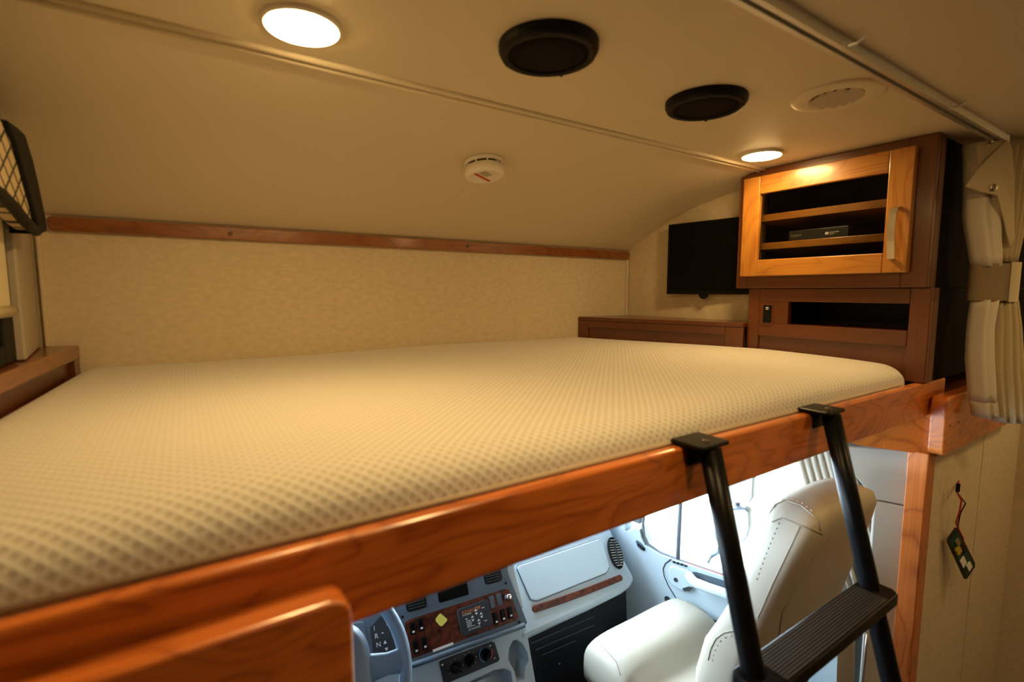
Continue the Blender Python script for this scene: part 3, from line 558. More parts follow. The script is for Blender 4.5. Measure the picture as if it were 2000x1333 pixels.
# lower part
pleated([(586, 1934, 1974), (640, 1932, 1980), (720, 1928, 1984), (822, 1936, 1992)], [586+i*(822-586)/14 for i in range(15)], 4, 0.020, 0.012, 0.0, 0.4).build('lower_pleats', 'curtain', root, smooth=True)
pleated([(586, 1896, 1934), (640, 1888, 1924), (700, 1885, 1926), (782, 1892, 1930)], [586+i*(782-586)/12 for i in range(13)], 2, 0.014, 0.018, 0.0, 0.0).build('lower_lining', 'lining', root, smooth=True)
pleated([(780, 1892, 1931), (812, 1898, 1934)], [780, 790, 800, 812], 2, 0.014, 0.018, 0.0, 0.0).build('lining_hem', 'curtain', root, smooth=True)
# ================================================================== HANGING CIRCUIT BOARD
nb = (Vector((0, -1, 0)) + Vector((-RT.y*0 - FW.x, -FW.y, 0)).normalized()*0.9).normalized()
pc = on(1878, 1082, Y=0.440)
ub = Vector((0, 0, 1)).cross(nb).normalized(); fbd = Fr(pc, ub)
if fbd.n.dot(FW) > 0: fbd = Fr(pc, -ub)
root = thing('circuit_board', 'green circuit board dangling on red and black wires from the wall', 'circuit board', pc-Vector((0, 0, 0.09)))
A_, B_, C_, D_ = [Vector(fbd.px(*q)) for q in ((1869, 1028), (1849, 1056), (1886, 1136), (1907, 1105))]
def bq(s, t): return A_*(1-s)*(1-t)+B_*s*(1-t)+D_*(1-s)*t+C_*s*t
MB().fpoly(fbd, [bq(0.12, 0), bq(0.88, 0), bq(1, 0.05), bq(1, 0.95), bq(0.88, 1), bq(0.12, 1), bq(0, 0.95), bq(0, 0.05)], -0.003, 0).build('board', 'pcbedge', root, bevel=0.0006)
MB().fpoly(fbd, [bq(0.14, 0.07), bq(0.86, 0.07), bq(0.86, 0.93), bq(0.14, 0.93)], 0.0002, 0.001).build('solder_mask', 'pcb', root)
for m, s0, s1, t0, t1, h in (('tan', .35, .6, .16, .28, .006), ('gold', .52, .85, .28, .40, .008), ('paperw', .50, .85, .55, .72, .004), ('paperw', .30, .62, .76, .90, .004), ('darkslot', .2, .4, .38, .52, .006)):
    MB().fpoly(fbd, [bq(s0, t0), bq(s1, t0), bq(s1, t1), bq(s0, t1)], 0.0011, h).build('component', m, root, bevel=0.0006)
wtop = on(1873, 940, Y=0.4715)
def wire(pts, m, r=0.0022):
    P_ = [Vector((wtop.x, 0.4715, wtop.z))] + [fbd.W(x, y, d) for x, y, d in pts]; MB().tube(P_, r, 6).build('wire', m, root, smooth=True)
wire([(1869, 962, .012), (1878, 978, .016), (1874, 1000, .016), (1867, 1022, .012), (1872, 1034, .008), (1881, 1052, .010), (1882, 1070, .006)], 'wirered')
wire([(1869, 962, .012), (1886, 984, .016), (1876, 1002, .015), (1871, 1026, .006), (1872, 1032, .002)], 'black', 0.0018)
MB().tube([fbd.W(1872, 945, .01), fbd.W(1870, 961, .012)], 0.005, 8).build('connector', 'black', root)
# ================================================================== CAB: dashboard
dash = thing('dashboard', 'grey truck dashboard with burl wood trim seen below the bunk', 'dashboard', (0.9, 1.55, 0.55))
fd = Fr((0.9, 1.34, 0.67), (1, 0, 0), (0, 0.65, 0.76))
yz = [(1.44, 0.548), (1.35, 0.550), (1.30, 0.565), (1.278, 0.585), (1.283, 0.603), (1.34, 0.670), (1.486, 0.841), (1.53, 0.868), (1.95, 0.90), (1.95, 0.60)]
rg = []
for x, sh in ((0.885, 0), (1.0, 0), (1.2, 0), (1.36, 0.004), (1.41, 0.012), (1.445, 0.03), (1.462, 0.06)):
    rg.append([(x, min(1.95, y+sh), z + (-sh*0.25 if z > 0.65 else sh*0.2)) for y, z in yz])
MB().loft(rg).build('passenger_side', 'cabgrey', dash, bevel=0.012, seg=3)
gp = [fd.px(*q, 0.002) for q in ((1012, 1106), (1168, 1054), (1178, 1062), (1190, 1108), (1184, 1120), (1048, 1175), (1036, 1172), (1010, 1112))]
MB().fpoly(fd, gp, -0.006, 0.005).build('glovebox_door', 'cabgrey', dash, bevel=0.003)
gl = MB().tube([fd.P(a, b, 0.0005) for a, b in gp], 0.0022, 6, close=True); gl.build('glovebox_gap', 'cabdark', dash)
cc = [fd.px(*q, 0.004) for q in ((1045, 1190), (1130, 1161), (1212, 1129))]
def strip(pts, w, n=8):
    P_ = [Vector(p) for p in pts]; top = []; bot = []
    for i in range(n+1):
        t = i/n; q = P_[0]*(1-t)**2 + (P_[1]*2-(P_[0]+P_[2])*0.5)*2*t*(1-t) + P_[2]*t*t; top.append((q.x, q.y+w)); bot.append((q.x, q.y-w))
    e0 = [(bot[0][0]-w*0.9*math.sin(a), (top[0][1]+bot[0][1])/2 - w*math.cos(a)) for a in (0.6, 1.57, 2.5)]
    e1 = [(bot[-1][0]+w*0.9*math.sin(a), (top[-1][1]+bot[-1][1])/2 + w*math.cos(a)) for a in (0.6, 1.57, 2.5)]
    return bot[::-1] + e0 + top + e1
MB().fpoly(fd, strip(cc, 0.0115), -0.003, 0.006).build('burl_strip', 'burl', dash, bevel=0.003)
# oval vent with slats
ve = Fr(fd.W(1201, 1081, 0.002), fd.u, fd.v)
pa, pb = Vector(ve.px(1194, 1052)), Vector(ve.px(1210, 1110)); axis = (pb-pa); L_ = axis.length/2; axis.normalize(); perp = Vector((-axis.y, axis.x)); cen = (pa+pb)/2
def oval(s1, s2, n=28): return [tuple(cen + axis*(math.cos(t)*L_*s1) + perp*(math.sin(t)*L_*s2)) for t in [2*math.pi*k/n for k in range(n)]]
vt = MB().fpoly(ve, oval(1.08, 0.56), -0.004, 0.004).build('side_vent', 'black', dash, bevel=0.002)
MB().fpoly(ve, oval(0.98, 0.47), 0.0041, 0.0046).build('throat', 'gloss', vt)
for k in range(11):
    t = -0.85+k*0.17; w = L_*0.45*math.sqrt(1-t*t); c_ = cen+axis*(t*L_)
    MB().fpoly(ve, [tuple(c_+perp*w-axis*0.0012), tuple(c_+perp*w+axis*0.0012), tuple(c_-perp*w+axis*0.0012), tuple(c_-perp*w-axis*0.0012)], 0.0047, 0.008).build('slat', 'alu', vt)
MB().fpoly(ve, [tuple(cen+perp*L_*s*0.08+axis*L_*t) for s, t in ((-1, -.8), (1, -.8), (1, .8), (-1, .8))], 0.0081, 0.0095).build('vane_bar', 'cabdark', vt)
# ---- centre stack
fs_ = Fr((0.897, 1.30, 0.687), (math.cos(math.radians(7.4)), -math.sin(math.radians(7.4)), 0), (0, 0.076, 0.126))
S = fs_
aR, bT = S.px(1000, 1124)
MB().fpoly(S, [(-0.75, -0.004), (0.012, -0.004), (0.006, 0.20), (-0.75, 0.20)], -0.05, -0.004).build('centre_body', 'cabgrey', dash, bevel=0.006)
bez = [S.px(*q) for q in ((1030, 1217), (1022, 1228), (800, 1305))] + [(-0.60, -0.004), (-0.60, 0.16)] + [S.px(700, 1180), S.px(988, 1085), S.px(993, 1120)]
cp = MB().fpoly(S, bez, -0.006, 0.002).build('centre_panel', 'cabmid', dash, bevel=0.003)
lip = [S.P(*S.px(x, y, 0.004), 0.004) for x, y in ((1024, 1222), (940, 1252), (860, 1281), (795, 1304))]
MB().tube(lip, 0.0085, 10).build('padded_lip', 'cabmid', dash, smooth=True)
wd = [S.px(*q, 0.003) for q in ((790, 1218), (800, 1211), (985, 1151), (994, 1152), (1013, 1205), (1010, 1212), (806, 1287), (799, 1284))]
MB().fpoly(S, wd, 0.0021, 0.0032).build('burl_panel', 'burl', cp, bevel=0.0008)
def rock(cx, cy, w=0.0185, h=0.036, m='black', nm='switch', rot=0.0, d=0.0033, lit=True):
    a, b = S.px(cx, cy, d)
    MB().fpoly(S, rrect(a-w/2, a+w/2, b-h/2, b+h/2, 0.004), d, d+0.003).build('switch_bezel', 'black', cp, bevel=0.0008)
    MB().fpoly(S, rrect(a-w*0.33, a+w*0.33, b-h*0.40, b+h*0.40, 0.003), d+0.003, d+0.0065).build(nm, 'gloss', cp, bevel=0.0012)
    if lit: MB().fpoly(S, rrect(a-w*0.2, a+w*0.2, b-h*0.33, b-h*0.18, 0.0012), d+0.0066, d+0.0072).build('switch_icon', 'paperw', cp)
for q in ((806, 1228), (822, 1221), (812, 1265), (829, 1257)): rock(*q)
for q in ((968, 1209), (982, 1203), (996, 1197)): rock(*q)
for q in ((961, 1176), (975, 1171)):
    a, b = S.px(*q, 0.003); MB().fbox(S, a-0.0085, a+0.0085, b-0.019, b+0.017, 0.0033, 0.005).build('blank_plate', 'cabmid', cp, bevel=0.0008)
a, b = S.px(991, 1167, 0.004)
MB().lathe(S.P(a, b, 0.003), [(0.012, 0), (0.012, 0.004), (0.0095, 0.006), (0.009, 0.018), (0.007, 0.021)], 24, S.n).build('lighter_knob', 'chrome', cp, smooth=True)
# leveling controller
eq = [S.px(*q, 0.008) for q in ((893, 1197), (896, 1191), (947, 1172), (953, 1173), (962, 1217), (959, 1222), (907, 1243), (902, 1241))]
MB().fpoly(S, eq, 0.0033, 0.011).build('leveling_controller', 'cabdark', cp, bevel=0.0015)
e00, e10, e01 = Vector(S.px(904, 1240, 0.011)), Vector(S.px(962, 1220, 0.011)), Vector(S.px(894, 1194, 0.011))
eu = (e10-e00); ev = (e01-e00)
fe = Fr(S.P(e00.x, e00.y, 0.0112), S.P(e10.x, e10.y)-S.P(e00.x, e00.y), S.P(e01.x, e01.y)-S.P(e00.x, e00.y)); EW = eu.length; EH = (S.P(e01.x, e01.y)-S.P(e00.x, e00.y)).dot(fe.v)
text('EQUALIZER', fe, EW*0.08, EH*0.80, 0.0003, EH*0.13, 'orange', cp, 'lettering', 0.25, EW*0.66/(EH*0.13/0.7*5.6))
text('SYSTEMS', fe, EW*0.09, EH*0.705, 0.0003, EH*0.07, 'paperw', cp, 'lettering', 0.2, 1.1)
text('EZ SMARTLEVEL', fe, EW*0.20, EH*0.06, 0.0003, EH*0.075, 'paperw', cp, 'lettering', 0.2, 0.75)
for k, w in enumerate((0.14, 0.16, 0.17, 0.15, 0.25)): MB().fbox(fe, EW*0.18, EW*(0.18+w), EH*(0.46-k*0.065), EH*(0.485-k*0.065), 0.0001, 0.0004).build('print_line', 'paperw', cp)
for s, t in ((0.55, 0.72), (0.70, 0.52), (0.40, 0.50), (0.58, 0.28)):
    c = MB(); w = EW*0.05
    c.fpoly(fe, [(EW*s-w, EH*t+w*0.4), (EW*s+w, EH*t+w*0.4), (EW*s, EH*t+w*1.8)], 0.0001, 0.0006); c.fpoly(fe, [(EW*s-w, EH*t-w*0.4), (EW*s, EH*t-w*1.8), (EW*s+w, EH*t-w*0.4)], 0.0001, 0.0006); c.build('arrow_mark', 'paperw', cp, kind='stuff')
for s, t in ((0.80, 0.80), (0.80, 0.24), (0.2, 0.56)): MB().fbox(fe, EW*(s-0.04), EW*(s+0.04), EH*(t-0.015), EH*(t+0.02), 0.0001, 0.0006).build('button_mark', 'paperw', cp)
# vents at the top edge, tag, label
for q in ((815, 1186), (965, 1134)):
    a, b = S.px(*q, 0.003); v_ = MB().fpoly(S, rrect(a-0.034, a+0.030, b-0.008, b+0.05, 0.010), 0.0021, 0.005).build('air_vent', 'black', cp, bevel=0.001)
    for k in range(6): MB().fbox(S, a-0.028, a+0.024, b-0.002+k*0.008, b+0.001+k*0.008, 0.0051, 0.0085).build('vent_slat', 'cabdark', cp)
a, b = S.px(893, 1166, 0.003); MB().fpoly(S, rrect(a-0.062, a+0.040, b-0.004, b+0.07, 0.006), 0.0021, 0.0045).build('radio_face', 'gloss', cp, bevel=0.001)
for q in ((786, 1206), (988, 1140), (1014, 1216)):
    a, b = S.px(*q, 0.003); MB().lathe(S.P(a, b, 0.0022), [(0.0042, 0), (0.0042, 0.001), (0.0025, 0.0005)], 14, S.n).build('screw', 'black', cp)
yt = [S.px(*q, 0.008) for q in ((861, 1199), (874, 1210), (873, 1214), (864, 1224), (860, 1224), (851, 1213), (852, 1208), (859, 1200))]
tag(MB().fpoly(S, yt, 0.0045, 0.0056).build('warning_tag', 'yellow'), 'small yellow diamond tag on the burl dashboard panel', 'tag')
wl_ = [S.px(*q, 0.004) for q in ((845, 1270), (885, 1255), (886, 1260), (846, 1275))]
tag(MB().fpoly(S, wl_, 0.0034, 0.0042).build('paper_label', 'paperw'), 'white paper label strip under the yellow tag', 'label')
# keypad left of the stack
kp = [S.px(*q, 0.004) for q in ((722, 1226), (742, 1205), (768, 1190), (795, 1300), (735, 1320))]
kpo = MB().fpoly(S, kp, 0.0021, 0.0055).build('shift_keypad', 'firewall', dash, bevel=0.001)
for tx, x, y, h in (('R', 732, 1249, 0.013), ('N', 735, 1266, 0.013), ('-', 745, 1242, 0.018)):
    a, b = S.px(x, y, 0.0058); text(tx, S, a, b, 0.0058, h, 'paperw', kpo, 'key_letter')
for x, y, sg in ((752, 1255, 1), (755, 1269, -1)):
    a, b = S.px(x, y, 0.0058); MB().fpoly(S, [(a-0.005, b-sg*0.004), (a+0.005, b-sg*0.004), (a, b+sg*0.005)][::sg], 0.0057, 0.0064).build('arrow_key', 'paperw', kpo)
for x, y in ((731, 1228), (755, 1218)):
    a, b = S.px(x, y, 0.0058); MB().fbox(S, a-0.0006, a+0.0006, b-0.006, b+0.006, 0.0057, 0.0062).build('display_mark', 'paperw', kpo)
# ---- lower console with heater controls and cup recesses
lo = Fr(S.P(0, -0.012, -0.018), S.u, (0, 0.05, 0.14)); LO = lo
lw = MB().fpoly(lo, [LO.px(*q) for q in ((1028, 1228), (1046, 1333), (1050, 1480), (640, 1600), (640, 1365))] + [(-0.30, 0.01)], -0.12, 0).build('lower_console', 'cabgrey', dash, bevel=0.008, seg=3)
hv = [LO.px(*q, 0.004) for q in ((858, 1295), (862, 1291), (960, 1254), (966, 1256), (976, 1288), (973, 1293), (872, 1336), (866, 1334))]
hp_ = MB().fpoly(lo, hv, 0.0002, 0.005).build('heater_panel', 'firewall', dash, bevel=0.001)
for x, y, ro in ((890, 1305, -0.6), (917, 1290, 0.9), (949, 1278, 1.0)):
    a, b = LO.px(x, y, 0.006); c = lo.P(a, b, 0.0052)
    MB().lathe(c, [(0.0165, 0), (0.0165, 0.003), (0.014, 0.009), (0.012, 0.010)], 24, lo.n).build('knob', 'black', hp_, smooth=True)
    kf = Fr(c, lo.u*math.cos(ro)+lo.v*math.sin(ro), lo.v*math.cos(ro)-lo.u*math.sin(ro)); MB().fbox(kf, -0.017, 0.017, -0.0035, 0.0035, 0.0102, 0.020).build('knob_grip', 'gloss', hp_, bevel=0.0015)
    for k in range(7):
        if (x == 949): break
        t = -0.6+k*0.7; MB().lathe(c+lo.u*(0.024*math.cos(t))+lo.v*(0.024*math.sin(t)), [(0.0013, 0), (0.0013, 0.0008)], 8, lo.n).build('dial_mark', 'paperw', hp_)
c = lo.P(*LO.px(949, 1278, 0.006), 0.0062)
for m, t0, t1 in (('bluep', 2.0, 4.3), ('redp', -0.9, 0.4)): MB().tube([c+lo.u*(0.0225*math.cos(t))+lo.v*(0.0225*math.sin(t)) for t in [t0+(t1-t0)*k/10 for k in range(11)]], 0.0013, 6).build('temperature_arc', m, hp_)
for x, y in ((957, 1263), (966, 1287), (864, 1300)):
    MB().lathe(lo.P(*LO.px(x, y, 0.006), 0.0052), [(0.0035, 0), (0.0035, 0.001), (0.002, 0.0018)], 12, lo.n).build('screw', 'chrome', hp_)
def carve(o, mb):
    c = mb.build('cutter', 'cabgrey'); m_ = o.modifiers.new('cut', 'BOOLEAN'); m_.operation = 'DIFFERENCE'; m_.object = c; m_.solver = 'EXACT'
    bv_ = [q for q in o.modifiers if q.type == 'BEVEL']; bpy.context.view_layer.update()
    for q in bv_: q.show_viewport = False
    me = bpy.data.meshes.new_from_object(o.evaluated_get(bpy.context.evaluated_depsgraph_get())); old = o.data; o.modifiers.remove(m_); o.data = me
    for q in bv_: q.show_viewport = True
    bpy.data.objects.remove(c)
for pts in ([(1002, 1253), (1010, 1251), (1020, 1258), (1030, 1275), (1033, 1290), (1026, 1304), (1024, 1328), (1010, 1332), (1005, 1312), (997, 1300), (992, 1288), (994, 1268)], [(945, 1320), (965, 1310), (985, 1307), (998, 1313), (1003, 1345), (950, 1360)]):
    carve(lw, MB().fpoly(lo, [LO.px(*q, 0.0) for q in pts], -0.07, 0.01))
MB().tube([lo.W(x, y, 0.004) for x, y in ((920, 1334), (940, 1325), (958, 1318))], 0.004, 8).build('ashtray_lip', 'cabmid', dash, smooth=True)
# left of the keypad: instrument hood edge
MB().fpoly(S, [S.px(*q, 0.01) for q in ((676, 1245), (690, 1216), (712, 1214), (722, 1300), (690, 1330), (660, 1330))], -0.03, 0.006).build('instrument_bezel', 'cabmid', dash, bevel=0.004)
MB().tube([S.W(x, y, 0.012) for x, y in ((676, 1247), (692, 1246), (697, 1252), (706, 1268))], 0.004, 8).build('hood_edge', 'cabgrey', dash, smooth=True)
# steering wheel
wc = Vector((0.193, 1.14, 0.85)); ta = math.radians(50)
wu, wv = Vector((1, 0, 0)), Vector((0, math.sin(math.pi/2-ta)*0+math.cos(ta), math.sin(ta))); fw = Fr(wc, wu, wv)
root = thing('steering_wheel', 'blue-grey steering wheel in front of the dashboard', 'steering wheel', wc)
MB().tube([fw.P(0.225*math.cos(t), 0.225*math.sin(t)) for t in [2*math.pi*k/64 for k in range(64)]], 0.0165, 16, close=True).build('rim', 'grip', root, smooth=True)
MB().loft([ring_pts(fw.P(0, 0.0, -0.05), fw.u, fw.v, 0.05, 0.05, 32, 2.5), ring_pts(fw.P(0, 0, -0.02), fw.u, fw.v, 0.135, 0.105, 32, 2.8), ring_pts(fw.P(0, 0, 0.005), fw.u, fw.v, 0.145, 0.115, 32, 2.8), ring_pts(fw.P(0, 0, 0.022), fw.u, fw.v, 0.125, 0.098, 32, 2.8), ring_pts(fw.P(0, 0, 0.028), fw.u, fw.v, 0.06, 0.05, 32, 2.5)]).build('hub', 'hub', root, smooth=True)
for sg in (-1, 1):
    for ph_ in (-0.13,):
        d = Vector((math.cos(ph_)*sg, math.sin(ph_))); q = Vector((-d.y, d.x)); rr = []
        for t, w, hgt in ((0.10, 0.036, 0.012), (0.14, 0.030, 0.011), (0.18, 0.024, 0.010), (0.205, 0.026, 0.011), (0.222, 0.040, 0.012)):
            rr.append([fw.P(d.x*t+q.x*w*a, d.y*t+q.y*w*a, b*hgt) for a, b in ((-1, -.6), (-1, .5), (-.7, 1), (.7, 1), (1, .5), (1, -.6), (.7, -1), (-.7, -1))])
        MB().loft(rr).build('spoke', 'grip', root, smooth=True)
MB().tube([fw.P(0, 0, -0.04), fw.P(0, -0.02, -0.30)], 0.035, 16).build('column', 'cabdark', root, smooth=True)
MB().loft([[(x, y, z) for y, z in ((1.50, 0.60), (1.48, 0.845), (1.53, 0.868), (1.95, 0.90), (1.95, 0.60))] for x in (0.22, 0.884)]).build('driver_side', 'cabmid', dash, bevel=0.01)
# firewall panel and floor hump under the dash
ff = Fr((0.9, 1.36, 0), (1, 0, 0), (0, 0.06, 1))
root = thing('kick_panel', 'black ribbed lower panel under the passenger dashboard', 'panel', (1.2, 1.42, 0.11))
MB().fbox(ff, 0.02, 0.60, 0.11, 0.546, -0.03, 0).build('panel', 'firewall', root)
for (x0, y0), (x1, y1) in (((1033, 1242), (1150, 1192)), ((1036, 1258), (1160, 1205)), ((1047, 1270), (1160, 1222)), ((1058, 1281), (1125, 1252))):
    MB().tube([ff.W(x0, y0, 0.001), ff.W(x1, y1, 0.001)], 0.0022, 6).build('rib', 'cabmid', root)
a, b = ff.px(1071, 1288, 0.001); a2, b2 = ff.px(1145, 1252, 0.001)
text('CAB AIR FILTER ACCESS', Fr(ff.P(a, b, 0.001), ff.P(a2, b2)-ff.P(a, b), ff.v), 0, 0, 0.0, 0.010, 'cabmid', root, 'embossed_lettering', 0, 0.62)
for q in ((1061, 1219), (1092, 1297)): MB().lathe(ff.W(*q, 0.001), [(0.004, 0), (0.004, 0.003)], 10, ff.n).build('rivet', 'alu', root)
# ================================================================== CAB: passenger door
dr = Fr((1.64, 0.65, 0), (0.15, -0.75, 0))
sill = [(1229, 1040), (1238, 1033), (1249, 1035), (1252, 1050), (1260, 1066), (1288, 1084), (1320, 1096), (1420, 1130), (1600, 1196), (1680, 1226)]
sp_ = [dr.px(*q) for q in sill]
door = MB().fpoly(dr, [(sp_[0][0]-0.02, 0.10), (sp_[0][0]-0.02, sp_[0][1])] + sp_ + [(0.02, sp_[-1][1]), (0.02, 0.10)], -0.06, 0).build('door_1', 'cabgrey', bevel=0.006, seg=3)
struct(door, 'pale grey cab door panel with pull handle')
gk = [(1258, 960), (1256, 1030), (1258, 1048), (1266, 1064), (1290, 1080), (1322, 1093), (1420, 1127), (1600, 1192)]
MB().tube([dr.W(x, y, -0.015) for x, y in gk], 0.006, 8).build('window_gasket', 'gasket', door, smooth=True)
MB().tube([dr.W(1330, 950, -0.015), dr.W(1324, 1092, -0.015)], 0.008, 8).build('divider_bar', 'gasket', door, smooth=True)
pz = [dr.px(x, y, -0.02) for x, y in gk]
MB().fpoly(dr, [(pz[0][0], 1.40)] + pz[1:] + [(pz[-1][0], 1.40)], -0.022, -0.018).build('window_pane', 'glass', door)
MB().tube([dr.W(1340, 1100, 0.001), dr.W(1420, 1127, 0.001), dr.W(1480, 1147, 0.001)], 0.0012, 6).build('sill_line', 'redp', door)
# demister outlet, switches, handle, seam, speaker
def door_poly(nm, pts, d0, d1, m, bev=0.003, par=door): return MB().ppoly(dr, pts, d0, d1).build(nm, m, par, bevel=bev)
dv = door_poly('demister_vent', [(1241, 1058), (1244, 1056), (1253, 1063), (1260, 1072), (1259, 1077), (1253, 1076), (1245, 1069)], 0.0, 0.003, 'cabmid', 0.001)
for k in range(3): x, y = 1246+k*4.5, 1062+k*4; MB().ppoly(dr, [(x, y), (x+3.4, y+3), (x+2.4, y+7), (x-1.2, y+3)], 0.0031, 0.005).build('slat', 'black', dv)
for k in range(4): x, y = 1313+k*7.6, 1097+k*2.4; MB().ppoly(dr, [(x, y), (x+5, y+1.6), (x+5.5, y+4.4), (x+1, y+3.2)], 0.0, 0.006).build('window_switch', 'black', door, bevel=0.0008)
MB().tube([dr.W(x, y, 0.0005) for x, y in ((1311, 1093), (1299, 1102), (1295, 1112), (1297, 1126), (1306, 1146), (1322, 1172), (1345, 1200))], 0.0022, 6).build('panel_seam', 'cabdark', door)
door_poly('handle_plate', [(1306, 1110), (1312, 1105), (1344, 1116), (1347, 1126), (1352, 1150), (1344, 1156), (1332, 1156), (1310, 1144), (1305, 1134)], 0.0, 0.012, 'cabgrey', 0.005)
MB().lathe(dr.W(1320, 1133, 0.0125), [(0.008, 0), (0.008, 0.003), (0.005, 0.004)], 18, dr.n).build('lock_knob', 'cabdark', door)
MB().ppoly(dr, [(1332, 1150), (1346, 1146), (1352, 1150), (1346, 1156), (1336, 1156)], 0.0121, 0.014).build('latch_pocket', 'cabdark', door, bevel=0.002)
MB().ppoly(dr, [(1346, 1118), (1360, 1118), (1470, 1152), (1470, 1172), (1380, 1146), (1350, 1134)], 0.0003, 0.0015).build('pull_recess', 'cabmid', door, bevel=0.0005)
MB().tube([dr.W(x, y, d) for x, y, d in ((1345, 1124, 0.02), (1356, 1138, 0.045), (1385, 1150, 0.055), (1420, 1162, 0.055), (1460, 1180, 0.05), (1490, 1200, 0.03))], [0.016, 0.018, 0.018, 0.018, 0.02, 0.02], 12).build('pull_handle', 'cabgrey', door, smooth=True)
MB().lathe(dr.W(1304, 1172, 0.001), [(0.014, 0), (0.013, 0.002)], 20, dr.n).build('speaker_dot', 'cabdark', door)
MB().ppoly(dr, [(1240, 1225), (1262, 1215), (1300, 1230), (1330, 1250), (1330, 1300), (1240, 1290)], 0.0003, 0.003).build('map_pocket', 'cabdark', door, bevel=0.001)
MB().ppoly(dr, [(1385, 1208), (1445, 1232), (1480, 1250), (1480, 1258), (1380, 1215)], 0.0003, 0.002).build('pocket_slot', 'black', door, bevel=0.0005)
# pillars and cab surround
struct(MB().prism([dr.P(sp_[0][0]-0.02, 0.1, -0.05), dr.P(sp_[0][0]-0.02, 0.1, 0.0), Vector((1.47, 2.0, 0.1)), Vector((1.53, 2.0, 0.1))], [dr.P(sp_[0][0]-0.02, 0.87, -0.05), dr.P(sp_[0][0]-0.02, 0.87, 0.0), Vector((1.47, 2.0, 0.87)), Vector((1.53, 2.0, 0.87))]).build('wall_cab_cowl', 'cabgrey'))
PA = dr.px(1254, 1010, -0.02)[0]
struct(MB().prism([dr.P(sp_[0][0]-0.06, 0.80, -0.05), dr.P(sp_[0][0]-0.06, 0.80, -0.004), dr.P(PA, 0.80, -0.004), dr.P(PA, 0.80, -0.05)], [dr.P(sp_[0][0]-0.06, 1.44, -0.05), dr.P(sp_[0][0]-0.06, 1.44, 0.0), dr.P(PA, 1.44, 0.0), dr.P(PA, 1.44, -0.05)]).build('trim_7', 'gasket', bevel=0.006), 'blue-grey windscreen pillar')
bpx = dr.px(1590, 1000, -0.02)[0]
struct(MB().fbox(dr, bpx, 0.16, 0.10, 1.443, -0.08, -0.03).build('wall_cab_pillar', 'gasket'), 'blue-grey pillar behind the cab door')
MB  # left side of the cab (mirror, simple)
dl = Fr((0.10, 0.65, 0), (0.15, 0.75, 0))
dlo = MB().fbox(dl, -0.18, 0.80, 0.10, 1.20, -0.05, 0).build('door_2', 'cabgrey'); struct(dlo)
put(MB().fbox(dl, -0.18, 0.80, 1.20, 1.44, -0.022, -0.018).build('window_pane', 'glass'), dlo)
ws = Fr((0.2, 1.95, 0.90), (1, 0, 0), (0, -0.30, 0.52))
struct(MB().fbox(ws, 0, 1.30, 0, 0.60, -0.004, 0).build('window_2', 'glass'))
struct(MB().box(0.15, 1.56, 1.95, 2.0, 0.1, 0.90).build('wall_firewall', 'firewall'))
# mirrors outside
fm = Fr((2.0, 1.25, 0), (0.35, -0.94, 0))
root = thing('door_mirror', 'two-pane side mirror on an arm outside the cab door window', 'mirror', fm.W(1404, 1078))
for nm, pts in (('upper_mirror', [(1412, 900), (1474, 900), (1470, 975), (1464, 984), (1420, 985), (1412, 978)]), ('lower_mirror', [(1398, 1002), (1406, 996), (1456, 994), (1464, 1000), (1465, 1030), (1460, 1050), (1450, 1062), (1420, 1068), (1402, 1064), (1394, 1050)])):
    sh_ = MB().ppoly(fm, pts, -0.05, 0).build(nm, 'gasket', root, bevel=0.01, seg=3)
    cx = sum(p[0] for p in pts)/len(pts); cy = sum(p[1] for p in pts)/len(pts)
    MB().ppoly(fm, [(cx+(x-cx)*0.90, cy+(y-cy)*0.92) for x, y in pts], 0.0005, 0.003).build('mirror_glass', 'paperw', sh_)
MB().tube([fm.W(1440, 940, -0.05), fm.W(1440, 998, -0.055), fm.W(1416, 1050, -0.055), fm.W(1404, 1078, -0.04), fm.W(1385, 1088, -0.03), dr.W(1372, 1118, -0.058)], 0.012, 8).build('arm', 'gasket', root, smooth=True)
# ================================================================== PASSENGER SEAT
root = thing('passenger_seat', 'cream leather passenger seat with tall padded back in the cab', 'seat', (1.29, 0.85, 0.10))
def section(yb, yf, z, hw, p=3.2, n=36, cx=1.278, dip=0.0, tilt=0.0):
    out = []
    for k in range(n):
        a = 2*math.pi*k/n; c, s_ = math.cos(a), math.sin(a); pp = p if s_ > 0 else 7.0; x = math.copysign(abs(c)**(2/pp), c); y = math.copysign(abs(s_)**(2/pp), s_)
        yy = (yb+yf)/2 + y*(yf-yb)/2
        if y > 0: yy -= dip*(1-x*x)*y
        out.append((cx+x*hw, yy, z + tilt*(yy-(yb+yf)/2)))
    return out
bk = [section(0.655, 0.745, 0.55, 0.20), section(0.640, 0.765, 0.65, 0.235, dip=0.03), section(0.612, 0.765, 0.78, 0.245, dip=0.04), section(0.592, 0.742, 0.88, 0.245, dip=0.04), section(0.574, 0.705, 0.95, 0.240, dip=0.04), section(0.555, 0.672, 1.02, 0.232, dip=0.03), section(0.533, 0.650, 1.10, 0.222, dip=0.022),
      section(0.512, 0.632, 1.17, 0.205, dip=0.012), section(0.500, 0.622, 1.215, 0.188, dip=0.0), section(0.500, 0.622, 1.245, 0.165), section(0.515, 0.605, 1.262, 0.13), section(0.54, 0.58, 1.268, 0.07)]
back = MB().loft(bk).build('backrest', 'leather', root, smooth=True)
cz = [((1.075, 1.145), 0.0)]
